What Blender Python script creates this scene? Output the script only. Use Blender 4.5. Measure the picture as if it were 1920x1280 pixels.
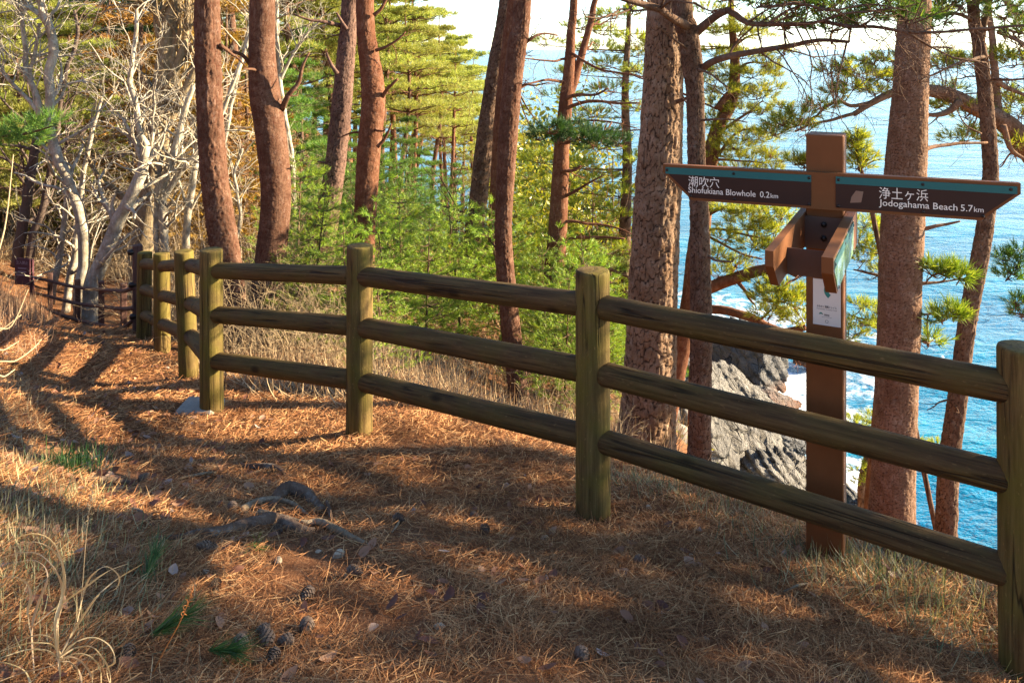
import bpy, math, numpy as np
from mathutils import Vector, Matrix
SC = bpy.context.scene
for _o in list(bpy.data.objects): bpy.data.objects.remove(_o)
R_ = math.radians
# ------------------------------------------------------------------ camera, sky, sun, exposure
F = 1493.0; HZ = 92.0; CZ = 1.6
cam_d = bpy.data.cameras.new('camera'); cam = bpy.data.objects.new('camera', cam_d)
SC.collection.objects.link(cam); SC.camera = cam
cam.location = (0, 0, CZ); cam.rotation_euler = (R_(90), 0, 0)
cam_d.sensor_width = 36; cam_d.lens = F / 1920 * 36
cam_d.shift_y = -(640 - HZ) / 1920
cam_d.clip_start = 0.05; cam_d.clip_end = 60000
SUN_AZ, SUN_EL = 8.0, 21.5           # degrees ahead of +X, elevation
sv = Vector((math.cos(R_(SUN_EL)) * math.cos(R_(SUN_AZ)), math.cos(R_(SUN_EL)) * math.sin(R_(SUN_AZ)), math.sin(R_(SUN_EL))))
w = bpy.data.worlds.new('World'); SC.world = w; w.use_nodes = True
nt = w.node_tree
sky = nt.nodes.new('ShaderNodeTexSky'); sky.sky_type = 'NISHITA'; sky.sun_disc = False
sky.sun_elevation = R_(SUN_EL); sky.sun_rotation = R_(90 - SUN_AZ)
sky.air_density = 0.8; sky.dust_density = 0.1; sky.ozone_density = 3.0; sky.altitude = 20
nt.links.new(sky.outputs[0], nt.nodes['Background'].inputs[0]); nt.nodes['Background'].inputs[1].default_value = 0.088
sl = bpy.data.lights.new('sun', 'SUN'); sl.energy = 5.0; sl.angle = R_(0.5); sl.color = (1.0, 0.88, 0.67)
so = bpy.data.objects.new('sun', sl); SC.collection.objects.link(so)
so.rotation_euler = (-sv).to_track_quat('-Z', 'Y').to_euler()
SC.view_settings.view_transform = 'Standard'; SC.view_settings.look = 'None'; SC.view_settings.gamma = 1
SC.view_settings.exposure = 2.4
SC.view_settings.use_white_balance = True; SC.view_settings.white_balance_temperature = 7050; SC.view_settings.white_balance_tint = 10
SC.cycles.use_denoising = True
SC.cycles.max_bounces = 6; SC.cycles.transparent_max_bounces = 8
SC.cycles.sample_clamp_indirect = 6.0

rng = np.random.default_rng(11)
SEA = -20.0

# ------------------------------------------------------------------ helpers
def W(px, py, D):
    return np.array([(px - 960) / F * D, D, CZ - (py - HZ) / F * D])

def tag(o, label=None, cat=None, group=None, kind=None):
    if label: o['label'] = label
    if cat: o['category'] = cat
    if group: o['group'] = group
    if kind: o['kind'] = kind
    return o

def link(o, parent=None):
    SC.collection.objects.link(o)
    if parent is not None: o.parent = parent
    return o

def empty(name, loc=(0, 0, 0), rz=0.0):
    o = bpy.data.objects.new(name, None); o.location = [float(c) for c in loc]; o.rotation_euler = (0, 0, rz)
    o.empty_display_size = 0.1
    return link(o)

def mesh_np(name, V, loops, starts, mat, smooth=True, attrs=None):
    me = bpy.data.meshes.new(name)
    V = np.ascontiguousarray(V, dtype=np.float32)
    me.vertices.add(len(V)); me.vertices.foreach_set('co', V.ravel())
    me.loops.add(len(loops)); me.loops.foreach_set('vertex_index', np.ascontiguousarray(loops, dtype=np.int32))
    me.polygons.add(len(starts)); me.polygons.foreach_set('loop_start', np.ascontiguousarray(starts, dtype=np.int32))
    if attrs:
        for k, a in attrs.items():
            at = me.attributes.new(k, 'FLOAT', 'POINT'); at.data.foreach_set('value', np.ascontiguousarray(a, dtype=np.float32))
    me.update(calc_edges=True)
    me.polygons.foreach_set('use_smooth', np.full(len(starts), smooth))
    if mat is not None: me.materials.append(mat)
    return me

class MB:
    """collects numpy faces (tris and quads) into one mesh"""
    def __init__(s): s.V = []; s.T = []; s.Q = []; s.A = []; s.n = 0
    def add(s, V, tris=None, quads=None, a=None):
        V = np.asarray(V, float)
        if tris is not None and len(tris): s.T.append(np.asarray(tris, int) + s.n)
        if quads is not None and len(quads): s.Q.append(np.asarray(quads, int) + s.n)
        s.V.append(V); s.A.append(np.ones(len(V)) if a is None else a); s.n += len(V)
    def tri_soup(s, V):
        s.add(V, tris=np.arange(len(V)).reshape(-1, 3))
    def mesh(s, name, mat, smooth=True, attr=None):
        V = np.concatenate(s.V)
        T = np.concatenate(s.T) if s.T else np.zeros((0, 3), int)
        Q = np.concatenate(s.Q) if s.Q else np.zeros((0, 4), int)
        loops = np.concatenate([T.ravel(), Q.ravel()])
        starts = np.concatenate([np.arange(len(T)) * 3, len(T) * 3 + np.arange(len(Q)) * 4])
        return mesh_np(name, V, loops, starts, mat, smooth, {attr: np.concatenate(s.A)} if attr else None)
    def build(s, name, mat, parent=None, smooth=True, attr=None, world=True):
        """verts given in world space; a part is stored relative to its parent"""
        if parent is not None and world:
            s.V = [v - np.array(parent.location) for v in s.V]
        o = bpy.data.objects.new(name, s.mesh(name, mat, smooth, attr))
        return link(o, parent)

def hash3(ix, iy, iz, seed=0):
    n = (ix * 374761393 + iy * 668265263 + iz * 2147483647 * 0 + iz * 1274126177 + seed * 974634777) & 0xffffffff
    n = ((n ^ (n >> 13)) * 1274126177) & 0xffffffff
    return ((n ^ (n >> 16)) & 0xffff) / 65535.0

def vnoise(P, scale=1.0, seed=0):
    P = np.asarray(P, float) * scale
    i = np.floor(P).astype(np.int64); f = P - i; f = f * f * (3 - 2 * f)
    r = 0
    for dx in (0, 1):
        for dy in (0, 1):
            for dz in (0, 1):
                wgt = (f[:, 0] if dx else 1 - f[:, 0]) * (f[:, 1] if dy else 1 - f[:, 1]) * (f[:, 2] if dz else 1 - f[:, 2])
                r = r + wgt * hash3(i[:, 0] + dx, i[:, 1] + dy, i[:, 2] + dz, seed)
    return r * 2 - 1

def fbm(P, scale=1.0, oct=4, seed=0):
    r = 0; a = 1
    for k in range(oct):
        r = r + a * vnoise(P, scale * 2 ** k, seed + k * 17); a *= 0.5
    return r

def worley2(u, v, seed=0, wrap=None):
    """F2-F1 of a 2-d cell pattern; wrap = number of cells around u"""
    iu = np.floor(u).astype(np.int64); iv = np.floor(v).astype(np.int64)
    d1 = np.full(len(u), 9.0); d2 = np.full(len(u), 9.0); idv = np.zeros(len(u))
    for a in (-1, 0, 1):
        for b in (-1, 0, 1):
            cu = iu + a; cv = iv + b
            hu = np.mod(cu, wrap) if wrap else cu
            jx = hash3(hu, cv, cu * 0, seed); jy = hash3(hu, cv, cu * 0 + 7, seed + 3)
            d = np.hypot(cu + 0.1 + 0.8 * jx - u, cv + 0.1 + 0.8 * jy - v)
            m = d < d1
            d2 = np.where(m, d1, np.minimum(d2, d)); idv = np.where(m, jx, idv); d1 = np.where(m, d, d1)
    return d2 - d1, idv

def norm(a): return a / np.maximum(np.linalg.norm(a, axis=-1, keepdims=True), 1e-9)

def spline(P, n):
    """Catmull-Rom through P (k x m) resampled to n"""
    P = np.asarray(P, float)
    if len(P) == 2: t = np.linspace(0, 1, n)[:, None]; return P[0] * (1 - t) + P[1] * t
    Q = np.vstack([2 * P[0] - P[1], P, 2 * P[-1] - P[-2]])
    t = np.linspace(0, len(P) - 1 - 1e-6, n); i = t.astype(int); f = (t - i)[:, None]
    p0, p1, p2, p3 = Q[i], Q[i + 1], Q[i + 2], Q[i + 3]
    return 0.5 * (2 * p1 + (p2 - p0) * f + (2 * p0 - 5 * p1 + 4 * p2 - p3) * f ** 2 + (3 * p1 - p0 - 3 * p2 + p3) * f ** 3)

def tube(mb, P, r, seg=8, cap=True, disp=None, a=None):
    """tube along P with radii r; disp(theta, s, rad) -> (offset, attr)"""
    P = np.asarray(P, float); n = len(P); r = np.broadcast_to(np.asarray(r, float), (n,))
    T = norm(np.gradient(P, axis=0))
    up = np.array([0, 0, 1.0]) if abs(T[0, 2]) < 0.9 else np.array([1.0, 0, 0])
    N = np.zeros_like(P); N[0] = norm(np.cross(up, T[0]))
    for k in range(1, n):
        v = N[k - 1] - T[k] * np.dot(N[k - 1], T[k]); N[k] = v / max(np.linalg.norm(v), 1e-9)
    B = np.cross(T, N)
    th = np.arange(seg) / seg * 2 * math.pi
    rr = np.repeat(r[:, None], seg, 1); at = None
    if disp is not None:
        s = np.concatenate([[0], np.cumsum(np.linalg.norm(np.diff(P, axis=0), axis=1))])
        off, at = disp(np.tile(th, n), np.repeat(s, seg), np.repeat(r, seg)); rr = rr + off.reshape(n, seg)
    V = P[:, None, :] + rr[:, :, None] * (np.cos(th)[None, :, None] * N[:, None, :] + np.sin(th)[None, :, None] * B[:, None, :])
    i = np.arange(n - 1)[:, None] * seg; j = np.arange(seg)[None, :]; k = (j + 1) % seg
    Q = np.stack([i + j, i + k, i + seg + k, i + seg + j], -1).reshape(-1, 4)
    V = V.reshape(-1, 3); tris = None
    if cap:
        c = np.vstack([P[0], P[-1]]); m = len(V); V = np.vstack([V, c])
        jj = np.arange(seg); kk = (jj + 1) % seg
        tris = np.vstack([np.stack([np.full(seg, m), kk, jj], 1), np.stack([np.full(seg, m + 1), (n - 1) * seg + jj, (n - 1) * seg + kk], 1)])
        if at is not None: at = np.concatenate([at, [0.5, 0.5]])
    if at is None and a is not None: at = np.full(len(V), a)
    mb.add(V, tris=tris, quads=Q, a=at)

def box(mb, c, sx, sy, sz, M=None, bev=0.0):
    """box centred on c with optional chamfer, M 3x3 rotation"""
    hx, hy, hz = sx / 2, sy / 2, sz / 2; b = min(bev, hx * .9, hy * .9, hz * .9)
    if b <= 0:
        V = np.array([[x, y, z] for x in (-hx, hx) for y in (-hy, hy) for z in (-hz, hz)])
        Q = [[0, 1, 3, 2], [4, 6, 7, 5], [0, 4, 5, 1], [2, 3, 7, 6], [0, 2, 6, 4], [1, 5, 7, 3]]
        T = None
    else:
        V = []; idx = {}
        for sxn in (-1, 1):
            for syn in (-1, 1):
                for szn in (-1, 1):
                    for ax in range(3):
                        p = [sxn * (hx - b), syn * (hy - b), szn * (hz - b)]
                        p[ax] = (sxn * hx, syn * hy, szn * hz)[ax]
                        idx[(sxn, syn, szn, ax)] = len(V); V.append(p)
        V = np.array(V); Q = []; T = []
        for ax in range(3):
            u, v = [k for k in range(3) if k != ax]
            for s in (-1, 1):
                q = []
                for a_, b_ in ((-1, -1), (1, -1), (1, 1), (-1, 1)):
                    k = [0, 0, 0]; k[ax] = s; k[u] = a_; k[v] = b_; q.append(idx[(*k, ax)])
                Q.append(q)
        for ax in range(3):
            u, v = [k for k in range(3) if k != ax]
            for a_ in (-1, 1):
                for b_ in (-1, 1):
                    k1 = [0, 0, 0]; k1[ax] = -1; k1[u] = a_; k1[v] = b_; k2 = list(k1); k2[ax] = 1
                    Q.append([idx[(*k1, u)], idx[(*k2, u)], idx[(*k2, v)], idx[(*k1, v)]])
        for sxn in (-1, 1):
            for syn in (-1, 1):
                for szn in (-1, 1): T.append([idx[(sxn, syn, szn, a_)] for a_ in range(3)])
    if M is not None: V = V @ np.asarray(M).T
    mb.add(V + np.asarray(c, float), tris=T, quads=Q)

def prism(mb, poly, y0, y1, xf):
    """polygon in (x,z) extruded y0..y1, mapped through xf(array)"""
    n = len(poly); A = np.array([[p[0], y0, p[1]] for p in poly]); B = np.array([[p[0], y1, p[1]] for p in poly])
    V = xf(np.vstack([A, B])); c = len(V)
    ca = xf(np.array([[np.mean([p[0] for p in poly]), y0, np.mean([p[1] for p in poly])], [np.mean([p[0] for p in poly]), y1, np.mean([p[1] for p in poly])]]))
    T = []; Q = []
    for i in range(n):
        j = (i + 1) % n
        T += [[c, j, i], [c + 1, n + i, n + j]]; Q.append([i, j, n + j, n + i])
    mb.add(np.vstack([V, ca]), tris=T, quads=Q)

# ------------------------------------------------------------------ materials
class NT:
    def __init__(s, name):
        s.m = bpy.data.materials.new(name); s.m.use_nodes = True; s.t = s.m.node_tree; s.t.nodes.clear()
        s.out = s.n('ShaderNodeOutputMaterial')
    def n(s, typ, **kw):
        nd = s.t.nodes.new(typ)
        for k, v in kw.items():
            if k in nd.inputs.keys() if isinstance(k, str) else False: nd.inputs[k].default_value = v
            else: setattr(nd, k, v)
        return nd
    def set(s, nd, **kw):
        for k, v in kw.items(): nd.inputs[k].default_value = v
        return nd
    def l(s, a, b): s.t.links.new(a, b)
    def coords(s, kind='Object', scale=(1, 1, 1), rot=(0, 0, 0)):
        c = s.n('ShaderNodeTexCoord'); mp = s.n('ShaderNodeMapping')
        mp.inputs['Scale'].default_value = scale; mp.inputs['Rotation'].default_value = rot
        s.l(c.outputs[kind], mp.inputs['Vector']); return mp.outputs[0]
    def noise(s, vec, scale, detail=5, rough=0.55, dist=0.0):
        nd = s.n('ShaderNodeTexNoise'); nd.inputs['Scale'].default_value = scale; nd.inputs['Detail'].default_value = detail
        nd.inputs['Roughness'].default_value = rough; nd.inputs['Distortion'].default_value = dist
        s.l(vec, nd.inputs['Vector']); return nd.outputs['Fac']
    def ramp(s, fac, stops, interp='LINEAR'):
        r = s.n('ShaderNodeValToRGB'); e = r.color_ramp.elements; r.color_ramp.interpolation = interp
        while len(e) < len(stops): e.new(0.5)
        for el, (p, c) in zip(e, stops):
            el.position = p; el.color = (*c, 1) if len(c) == 3 else c
        s.l(fac, r.inputs[0]); return r.outputs[0]
    def fac(s, fac, p0, p1):
        return s.ramp(fac, [(p0, (0, 0, 0)), (p1, (1, 1, 1))])
    def mix(s, f, a, b, typ='MIX'):
        nd = s.n('ShaderNodeMix', data_type='RGBA', blend_type=typ)
        for sock, v in ((nd.inputs[0], f), (nd.inputs[6], a), (nd.inputs[7], b)):
            if isinstance(v, (int, float)): sock.default_value = v
            elif isinstance(v, tuple): sock.default_value = (*v, 1) if len(v) == 3 else v
            else: s.l(v, sock)
        return nd.outputs[2]
    def math(s, op, a, b=None, clamp=False):
        nd = s.n('ShaderNodeMath', operation=op, use_clamp=clamp)
        for sock, v in ((nd.inputs[0], a), (nd.inputs[1], b)):
            if v is None: continue
            if isinstance(v, (int, float)): sock.default_value = v
            else: s.l(v, sock)
        return nd.outputs[0]
    def bump(s, h, strength=0.5, dist=0.02, normal=None):
        b = s.n('ShaderNodeBump'); b.inputs['Strength'].default_value = strength; b.inputs['Distance'].default_value = dist
        s.l(h, b.inputs['Height'])
        if normal is not None: s.l(normal, b.inputs['Normal'])
        return b.outputs[0]
    def bsdf(s, col, rough=0.8, normal=None, spec=0.3, metal=0.0):
        p = s.n('ShaderNodeBsdfPrincipled')
        p.inputs['Metallic'].default_value = metal; p.inputs['Specular IOR Level'].default_value = spec
        for k, v in (('Base Color', col), ('Roughness', rough)):
            if isinstance(v, (int, float)): p.inputs[k].default_value = v
            elif isinstance(v, tuple): p.inputs[k].default_value = (*v, 1)
            else: s.l(v, p.inputs[k])
        if normal is not None: s.l(normal, p.inputs['Normal'])
        return p
    def done(s, sh): s.l(sh.outputs[0] if hasattr(sh, 'outputs') else sh, s.out.inputs[0]); return s.m

def mat_plain(name, col, rough=0.6, var=0.12, scale=30, spec=0.3, bump=0.1, metal=0.0):
    m = NT(name); v = m.coords(); f = m.noise(v, scale)
    c = m.mix(f, tuple(x * (1 - var) for x in col), tuple(min(1, x * (1 + var)) for x in col))
    return m.done(m.bsdf(c, rough, m.bump(f, bump, 0.003), spec, metal))

def mat_leaf(name, stops, trans=0.35, rough=0.5, objvar=0.25, tcol=(1.15, 1.1, 0.6), spec=0.3, patch=False):
    m = NT(name); g = m.n('ShaderNodeNewGeometry'); oi = m.n('ShaderNodeObjectInfo')
    c = m.ramp(g.outputs['Random Per Island'], stops)
    k = m.math('ADD', m.math('MULTIPLY', oi.outputs['Random'], objvar * 2), 1 - objvar)
    hs = m.n('ShaderNodeHueSaturation'); m.l(c, hs.inputs['Color']); m.l(k, hs.inputs['Value'])
    m.l(m.math('ADD', m.math('MULTIPLY', oi.outputs['Random'], 0.03), 0.485), hs.inputs['Hue'])
    c = hs.outputs[0]
    if patch:
        v = m.coords('Object'); c = m.mix(m.math('MULTIPLY', m.fac(m.noise(v, 2.3, 5, .65), .42, .66), .75), c, m.mix(.4, (0.13, 0.052, 0.024), m.mix(1.0, c, (.6, .55, .5), 'MULTIPLY')))
    p = m.bsdf(c, rough, None, spec); t = m.n('ShaderNodeBsdfTranslucent')
    m.l(m.mix(1.0, c, tcol, 'MULTIPLY'), t.inputs['Color'])
    x = m.n('ShaderNodeMixShader'); x.inputs[0].default_value = trans
    m.l(p.outputs[0], x.inputs[1]); m.l(t.outputs[0], x.inputs[2]); return m.done(x)

def mat_bark(name, base, plate, crack, low=None, zlo=0, zhi=1, sc=1.0, lichen=0.0):
    """bark: attribute 'bark' (0 in fissures, 1 on plates)"""
    m = NT(name); v = m.coords('Object'); at = m.n('ShaderNodeAttribute', attribute_name='bark')
    n1 = m.noise(v, 9 * sc, 6); n2 = m.noise(v, 60 * sc, 5, 0.65); vs = m.coords('Object', (1, 1, 0.25)); n3 = m.noise(vs, 45 * sc, 5, 0.6)
    c = m.mix(m.fac(n1, 0.35, 0.65), base, plate)
    c = m.mix(m.math('MULTIPLY', m.fac(n3, 0.4, 0.75), 0.55), c, tuple(x * 0.55 for x in base))
    c = m.mix(m.math('MULTIPLY', m.fac(m.noise(m.coords('Object', (1, 1, .5)), 26 * sc, 4, .7), .54, .66), .45), c, tuple(min(.5, x * 1.15 + .06) for x in plate))
    c = m.mix(m.math('MULTIPLY', m.fac(m.noise(v, 2.6, 3), .45, .7), .5), c, tuple(x * .6 for x in base))
    if low is not None:
        sep = m.n('ShaderNodeSeparateXYZ'); m.l(v, sep.inputs[0])
        zz = m.math('ADD', sep.outputs[2], m.math('MULTIPLY', n1, 0.8))
        mr = m.n('ShaderNodeMapRange'); mr.inputs[1].default_value = zlo; mr.inputs[2].default_value = zhi
        m.l(zz, mr.inputs[0]); c = m.mix(mr.outputs[0], m.mix(m.fac(n3, 0.35, 0.7), low, tuple(x * .6 for x in low)), c)
    if lichen > 0:
        c = m.mix(m.math('MULTIPLY', m.fac(m.noise(v, 14, 4), 0.56, 0.68), lichen), c, (0.45, 0.45, 0.38))
    c = m.mix(m.fac(at.outputs['Fac'], 0.02, 0.16), crack, c)
    h = m.math('ADD', m.math('MULTIPLY', n3, 0.7), m.math('MULTIPLY', n2, 0.6))
    return m.done(m.bsdf(c, 0.9, m.bump(h, 0.9, 0.012), 0.04))

def mat_wood(name, a, b, green, dark, gamt=0.5):
    m = NT(name); v = m.coords('Object'); vs = m.coords('Object', (1, 1, 0.06)); vc = m.coords('Object', (1, 1, 0.03))
    oi = m.n('ShaderNodeObjectInfo'); off = m.n('ShaderNodeVectorMath', operation='ADD'); sc_ = m.n('ShaderNodeVectorMath', operation='SCALE')
    cmb = m.n('ShaderNodeCombineXYZ'); r = m.math('MULTIPLY', oi.outputs['Random'], 37.0)
    for k in range(3): m.l(r, cmb.inputs[k])
    def sh(vec):
        o = m.n('ShaderNodeVectorMath', operation='ADD'); m.l(vec, o.inputs[0]); m.l(cmb.outputs[0], o.inputs[1]); return o.outputs[0]
    v, vs, vc = sh(v), sh(vs), sh(vc)
    g = m.noise(vs, 70, 6, 0.65); n1 = m.noise(v, 5, 4); n2 = m.noise(v, 90, 4); ck = m.noise(vc, 22, 2, 0.4, 0.3)
    c = m.mix(m.fac(g, 0.3, 0.72), a, b)
    c = m.mix(m.math('MULTIPLY', m.fac(n1, 0.38, 0.62), gamt), c, green)
    c = m.mix(m.math('MULTIPLY', m.fac(m.noise(vs, 9, 3), 0.55, 0.72), 0.55), c, dark)
    c = m.mix(m.math('MULTIPLY', m.fac(m.noise(sh(m.coords('Object', (1, 1, .3))), 130, 3, .5), 0.64, 0.74), .28), c, tuple(min(1, x * 2.2) for x in b))
    kv = m.n('ShaderNodeTexVoronoi'); kv.inputs['Scale'].default_value = 5.5; m.l(sh(m.coords('Object', (1, 1, .55))), kv.inputs['Vector']); c = m.mix(m.math('MULTIPLY', m.math('SUBTRACT', 1.0, m.fac(kv.outputs['Distance'], 0.06, 0.16)), .75), c, tuple(x * .35 for x in a))
    crack = m.math('SUBTRACT', 1.0, m.fac(m.math('ABSOLUTE', m.math('SUBTRACT', ck, 0.5)), 0.0, 0.022))
    cm = m.math('MULTIPLY', crack, m.fac(m.noise(v, 2.2, 2), 0.44, 0.54))
    c = m.mix(m.math('MULTIPLY', cm, 0.85), c, (0.012, 0.008, 0.005))
    h = m.math('SUBTRACT', m.math('ADD', m.math('MULTIPLY', g, 0.6), m.math('MULTIPLY', n2, 0.3)), m.math('MULTIPLY', cm, 1.2))
    return m.done(m.bsdf(c, m.ramp(g, [(0, (.55, .55, .55)), (1, (.85, .85, .85))]), m.bump(h, 0.6, 0.006), 0.10))

M = {}
M['bark_grey'] = mat_bark('bark_grey', (0.19, 0.108, 0.062), (0.28, 0.18, 0.115), (0.035, 0.02, 0.013), lichen=0.12)
M['bark_pink'] = mat_bark('bark_pink', (0.165, 0.088, 0.052), (0.235, 0.14, 0.092), (0.07, 0.034, 0.02), lichen=0.1)
M['bark_red'] = mat_bark('bark_red', (0.09, 0.042, 0.026), (0.165, 0.088, 0.056), (0.07, 0.026, 0.016), low=(0.19, 0.13, 0.1), zlo=-1.2, zhi=1.4)
M['bark_redder'] = mat_bark('bark_redder', (0.12, 0.048, 0.026), (0.19, 0.09, 0.052), (0.10, 0.035, 0.02))
M['bark_dark'] = mat_bark('bark_dark', (0.11, 0.062, 0.048), (0.19, 0.11, 0.08), (0.03, 0.018, 0.014))
M['bark_brown'] = mat_bark('bark_brown', (0.10, 0.055, 0.034), (0.17, 0.105, 0.07), (0.03, 0.017, 0.011), lichen=0.1)
M['bark_white'] = mat_bark('bark_white', (0.27, 0.215, 0.15), (0.50, 0.44, 0.345), (0.2, 0.155, 0.11), lichen=0.5)
M['bark_tan'] = mat_bark('bark_tan', (0.28, 0.20, 0.13), (0.46, 0.36, 0.25), (0.18, 0.12, 0.08), lichen=0.3)
M['bark_olive'] = mat_bark('bark_olive', (0.20, 0.145, 0.085), (0.30, 0.22, 0.13), (0.1, 0.07, 0.045), lichen=0.15)
M['deadwood'] = mat_plain('deadwood', (0.33, 0.26, 0.19), 0.85, 0.35, 25, 0.15, 0.4)
M['twig_dark'] = mat_plain('twig_dark', (0.10, 0.07, 0.055), 0.9, 0.4, 25, 0.1, 0.4)
M['twig_tan'] = mat_plain('twig_tan', (0.36, 0.26, 0.15), 0.85, 0.35, 12, 0.15, 0.2)
M['post'] = mat_wood('post_wood', (0.06, 0.034, 0.012), (0.20, 0.13, 0.045), (0.125, 0.105, 0.016), (0.05, 0.025, 0.013), 0.6)
M['rail'] = mat_wood('rail_wood', (0.036, 0.019, 0.008), (0.145, 0.086, 0.034), (0.10, 0.075, 0.016), (0.035, 0.02, 0.014), 0.4)
M['far_fence'] = mat_wood('brown_fence', (0.075, 0.035, 0.028), (0.12, 0.065, 0.05), (0.10, 0.06, 0.045), (0.04, 0.02, 0.018), 0.3)
M['sign_brown'] = mat_plain('sign_brown', (0.165, 0.062, 0.022), 0.55, 0.22, 14, 0.12, 0.08)
M['sign_panel'] = mat_plain('sign_panel', (0.034, 0.013, 0.008), 0.55, 0.25, 8, 0.25, 0.02)
M['sign_teal'] = mat_plain('sign_teal', (0.0, 0.10, 0.095), 0.6, 0.06, 8, 0.5, 0.0)
M['sign_letters'] = mat_plain('sign_letters', (0.78, 0.70, 0.60), 0.5, 0.03, 8, 0.3, 0.0)
M['sign_bracket'] = mat_plain('sign_bracket', (0.085, 0.045, 0.03), 0.45, 0.1, 30, 0.45, 0.05)
M['bolt'] = mat_plain('bolt', (0.03, 0.022, 0.018), 0.35, 0.2, 60, 0.5, 0.1, 0.6)
M['plate'] = mat_plain('plate', (0.66, 0.58, 0.50), 0.35, 0.04, 12, 0.4, 0.0)
M['ink'] = mat_plain('ink', (0.05, 0.045, 0.045), 0.6, 0.05, 8)
M['logo_teal'] = mat_plain('logo_teal', (0.03, 0.19, 0.15), 0.5, 0.05, 8)
M['warn_maroon'] = mat_plain('warn_maroon', (0.10, 0.035, 0.04), 0.6, 0.15, 10)
M['warn_text'] = mat_plain('warn_text', (0.32, 0.22, 0.24), 0.7, 0.1, 10)
M['stone'] = mat_plain('stone', (0.36, 0.27, 0.18), 0.9, 0.3, 40, 0.2, 0.6)
M['concrete'] = mat_plain('concrete', (0.27, 0.24, 0.2), 0.9, 0.25, 60, 0.2, 0.5)
M['cone'] = mat_plain('cone', (0.15, 0.10, 0.07), 0.85, 0.5, 60, 0.2, 0.4)
# foliage
M['needle_far'] = mat_leaf('needle_far', [(0, (0.10, 0.125, 0.03)), (.45, (0.29, 0.32, 0.065)), (.85, (0.44, 0.44, 0.10)), (1, (0.44, 0.36, 0.12))], 0.38, 0.55, 0.18)
M['needle_green'] = mat_leaf('needle_green', [(0, (0.025, 0.075, 0.014)), (.5, (0.085, 0.19, 0.03)), (1, (0.24, 0.33, 0.05))], 0.32, 0.5, 0.3)
M['needle_bright'] = mat_leaf('needle_bright', [(0, (0.05, 0.11, 0.012)), (.5, (0.18, 0.29, 0.025)), (1, (0.40, 0.46, 0.06))], 0.32, 0.5, 0.42)
M['needle_near'] = mat_leaf('needle_near', [(0, (0.08, 0.12, 0.012)), (.5, (0.27, 0.31, 0.03)), (.9, (0.46, 0.45, 0.06)), (1, (0.42, 0.26, 0.08))], 0.45, 0.5, 0.12)
M['needle_dark'] = mat_leaf('needle_dark', [(0, (0.012, 0.045, 0.014)), (.6, (0.03, 0.095, 0.025)), (1, (0.07, 0.14, 0.03))], 0.3, 0.5, 0.2)
M['cedar'] = mat_leaf('cedar', [(0, (0.12, 0.06, 0.015)), (.5, (0.26, 0.125, 0.022)), (1, (0.38, 0.2, 0.04))], 0.3, 0.7, 0.2)
M['broadleaf'] = mat_leaf('broadleaf', [(0, (0.07, 0.10, 0.012)), (.5, (0.20, 0.20, 0.02)), (1, (0.36, 0.29, 0.045))], 0.35, 0.35, 0.2)
M['drybrush'] = mat_leaf('drybrush', [(0, (0.16, 0.09, 0.045)), (.5, (0.34, 0.22, 0.115)), (1, (0.52, 0.38, 0.22))], 0.25, 0.8, 0.15, (1, .9, .7))
M['litter'] = mat_leaf('litter', [(0, (0.09, 0.027, 0.013)), (.4, (0.34, 0.122, 0.058)), (.82, (0.52, 0.235, 0.115)), (1, (0.64, 0.37, 0.19))], 0.12, 0.75, 0.0, (1, .9, .7), .08, True)
M['dryleaf'] = mat_leaf('dryleaf', [(0, (0.09, 0.035, 0.02)), (.5, (0.22, 0.10, 0.045)), (.85, (0.36, 0.21, 0.11)), (1, (0.30, 0.25, 0.22))], 0.2, 0.6, 0.0, (1, .9, .7))
M['grass'] = mat_leaf('grass', [(0, (0.06, 0.10, 0.045)), (.45, (0.15, 0.19, 0.09)), (.6, (0.35, 0.27, 0.13)), (1, (0.45, 0.40, 0.22))], 0.3, 0.5, 0.1)
M['curl'] = mat_leaf('curl', [(0, (0.50, 0.33, 0.16)), (1, (0.68, 0.5, 0.28))], 0.25, 0.6, 0.05, (1, .9, .7))
M['greentuft'] = mat_leaf('greentuft', [(0, (0.03, 0.08, 0.02)), (1, (0.10, 0.17, 0.04))], 0.3, 0.5, 0.1)

def mat_ground():
    m = NT('ground_soil'); v = m.coords('Object'); g = m.n('ShaderNodeNewGeometry')
    n1 = m.noise(v, 1.3, 5); n2 = m.noise(v, 14, 6, 0.7); n3 = m.noise(v, 90, 4, 0.7)
    vs = m.coords('Object', (1, .15, 1), (0, 0, 0.6)); vt = m.coords('Object', (.15, 1, 1), (0, 0, 0.3))
    s1 = m.noise(vs, 130, 3, 0.6); s2 = m.noise(vt, 130, 3, 0.6); st = m.math('MAXIMUM', s1, s2)
    c = m.mix(m.fac(n2, 0.3, 0.7), (0.085, 0.032, 0.014), (0.19, 0.075, 0.031))
    c = m.mix(m.math('MULTIPLY', m.fac(st, 0.52, 0.68), 0.8), c, (0.27, 0.135, 0.065))
    c = m.mix(m.math('MULTIPLY', m.fac(n1, 0.5, 0.66), 0.5), c, (0.20, 0.115, 0.058))
    # steep ground down the cliff is bare rock and scrub
    at = m.n('ShaderNodeAttribute', attribute_name='rocky')
    r = m.mix(m.fac(n2, 0.3, 0.7), (0.20, 0.165, 0.13), (0.36, 0.31, 0.25))
    c = m.mix(at.outputs['Fac'], c, r)
    h = m.math('ADD', m.math('MULTIPLY', st, 0.6), m.math('ADD', n2, m.math('MULTIPLY', n3, 0.5)))
    return m.done(m.bsdf(c, 0.95, m.bump(h, 0.7, 0.02), 0.1))
M['ground'] = mat_ground()

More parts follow.
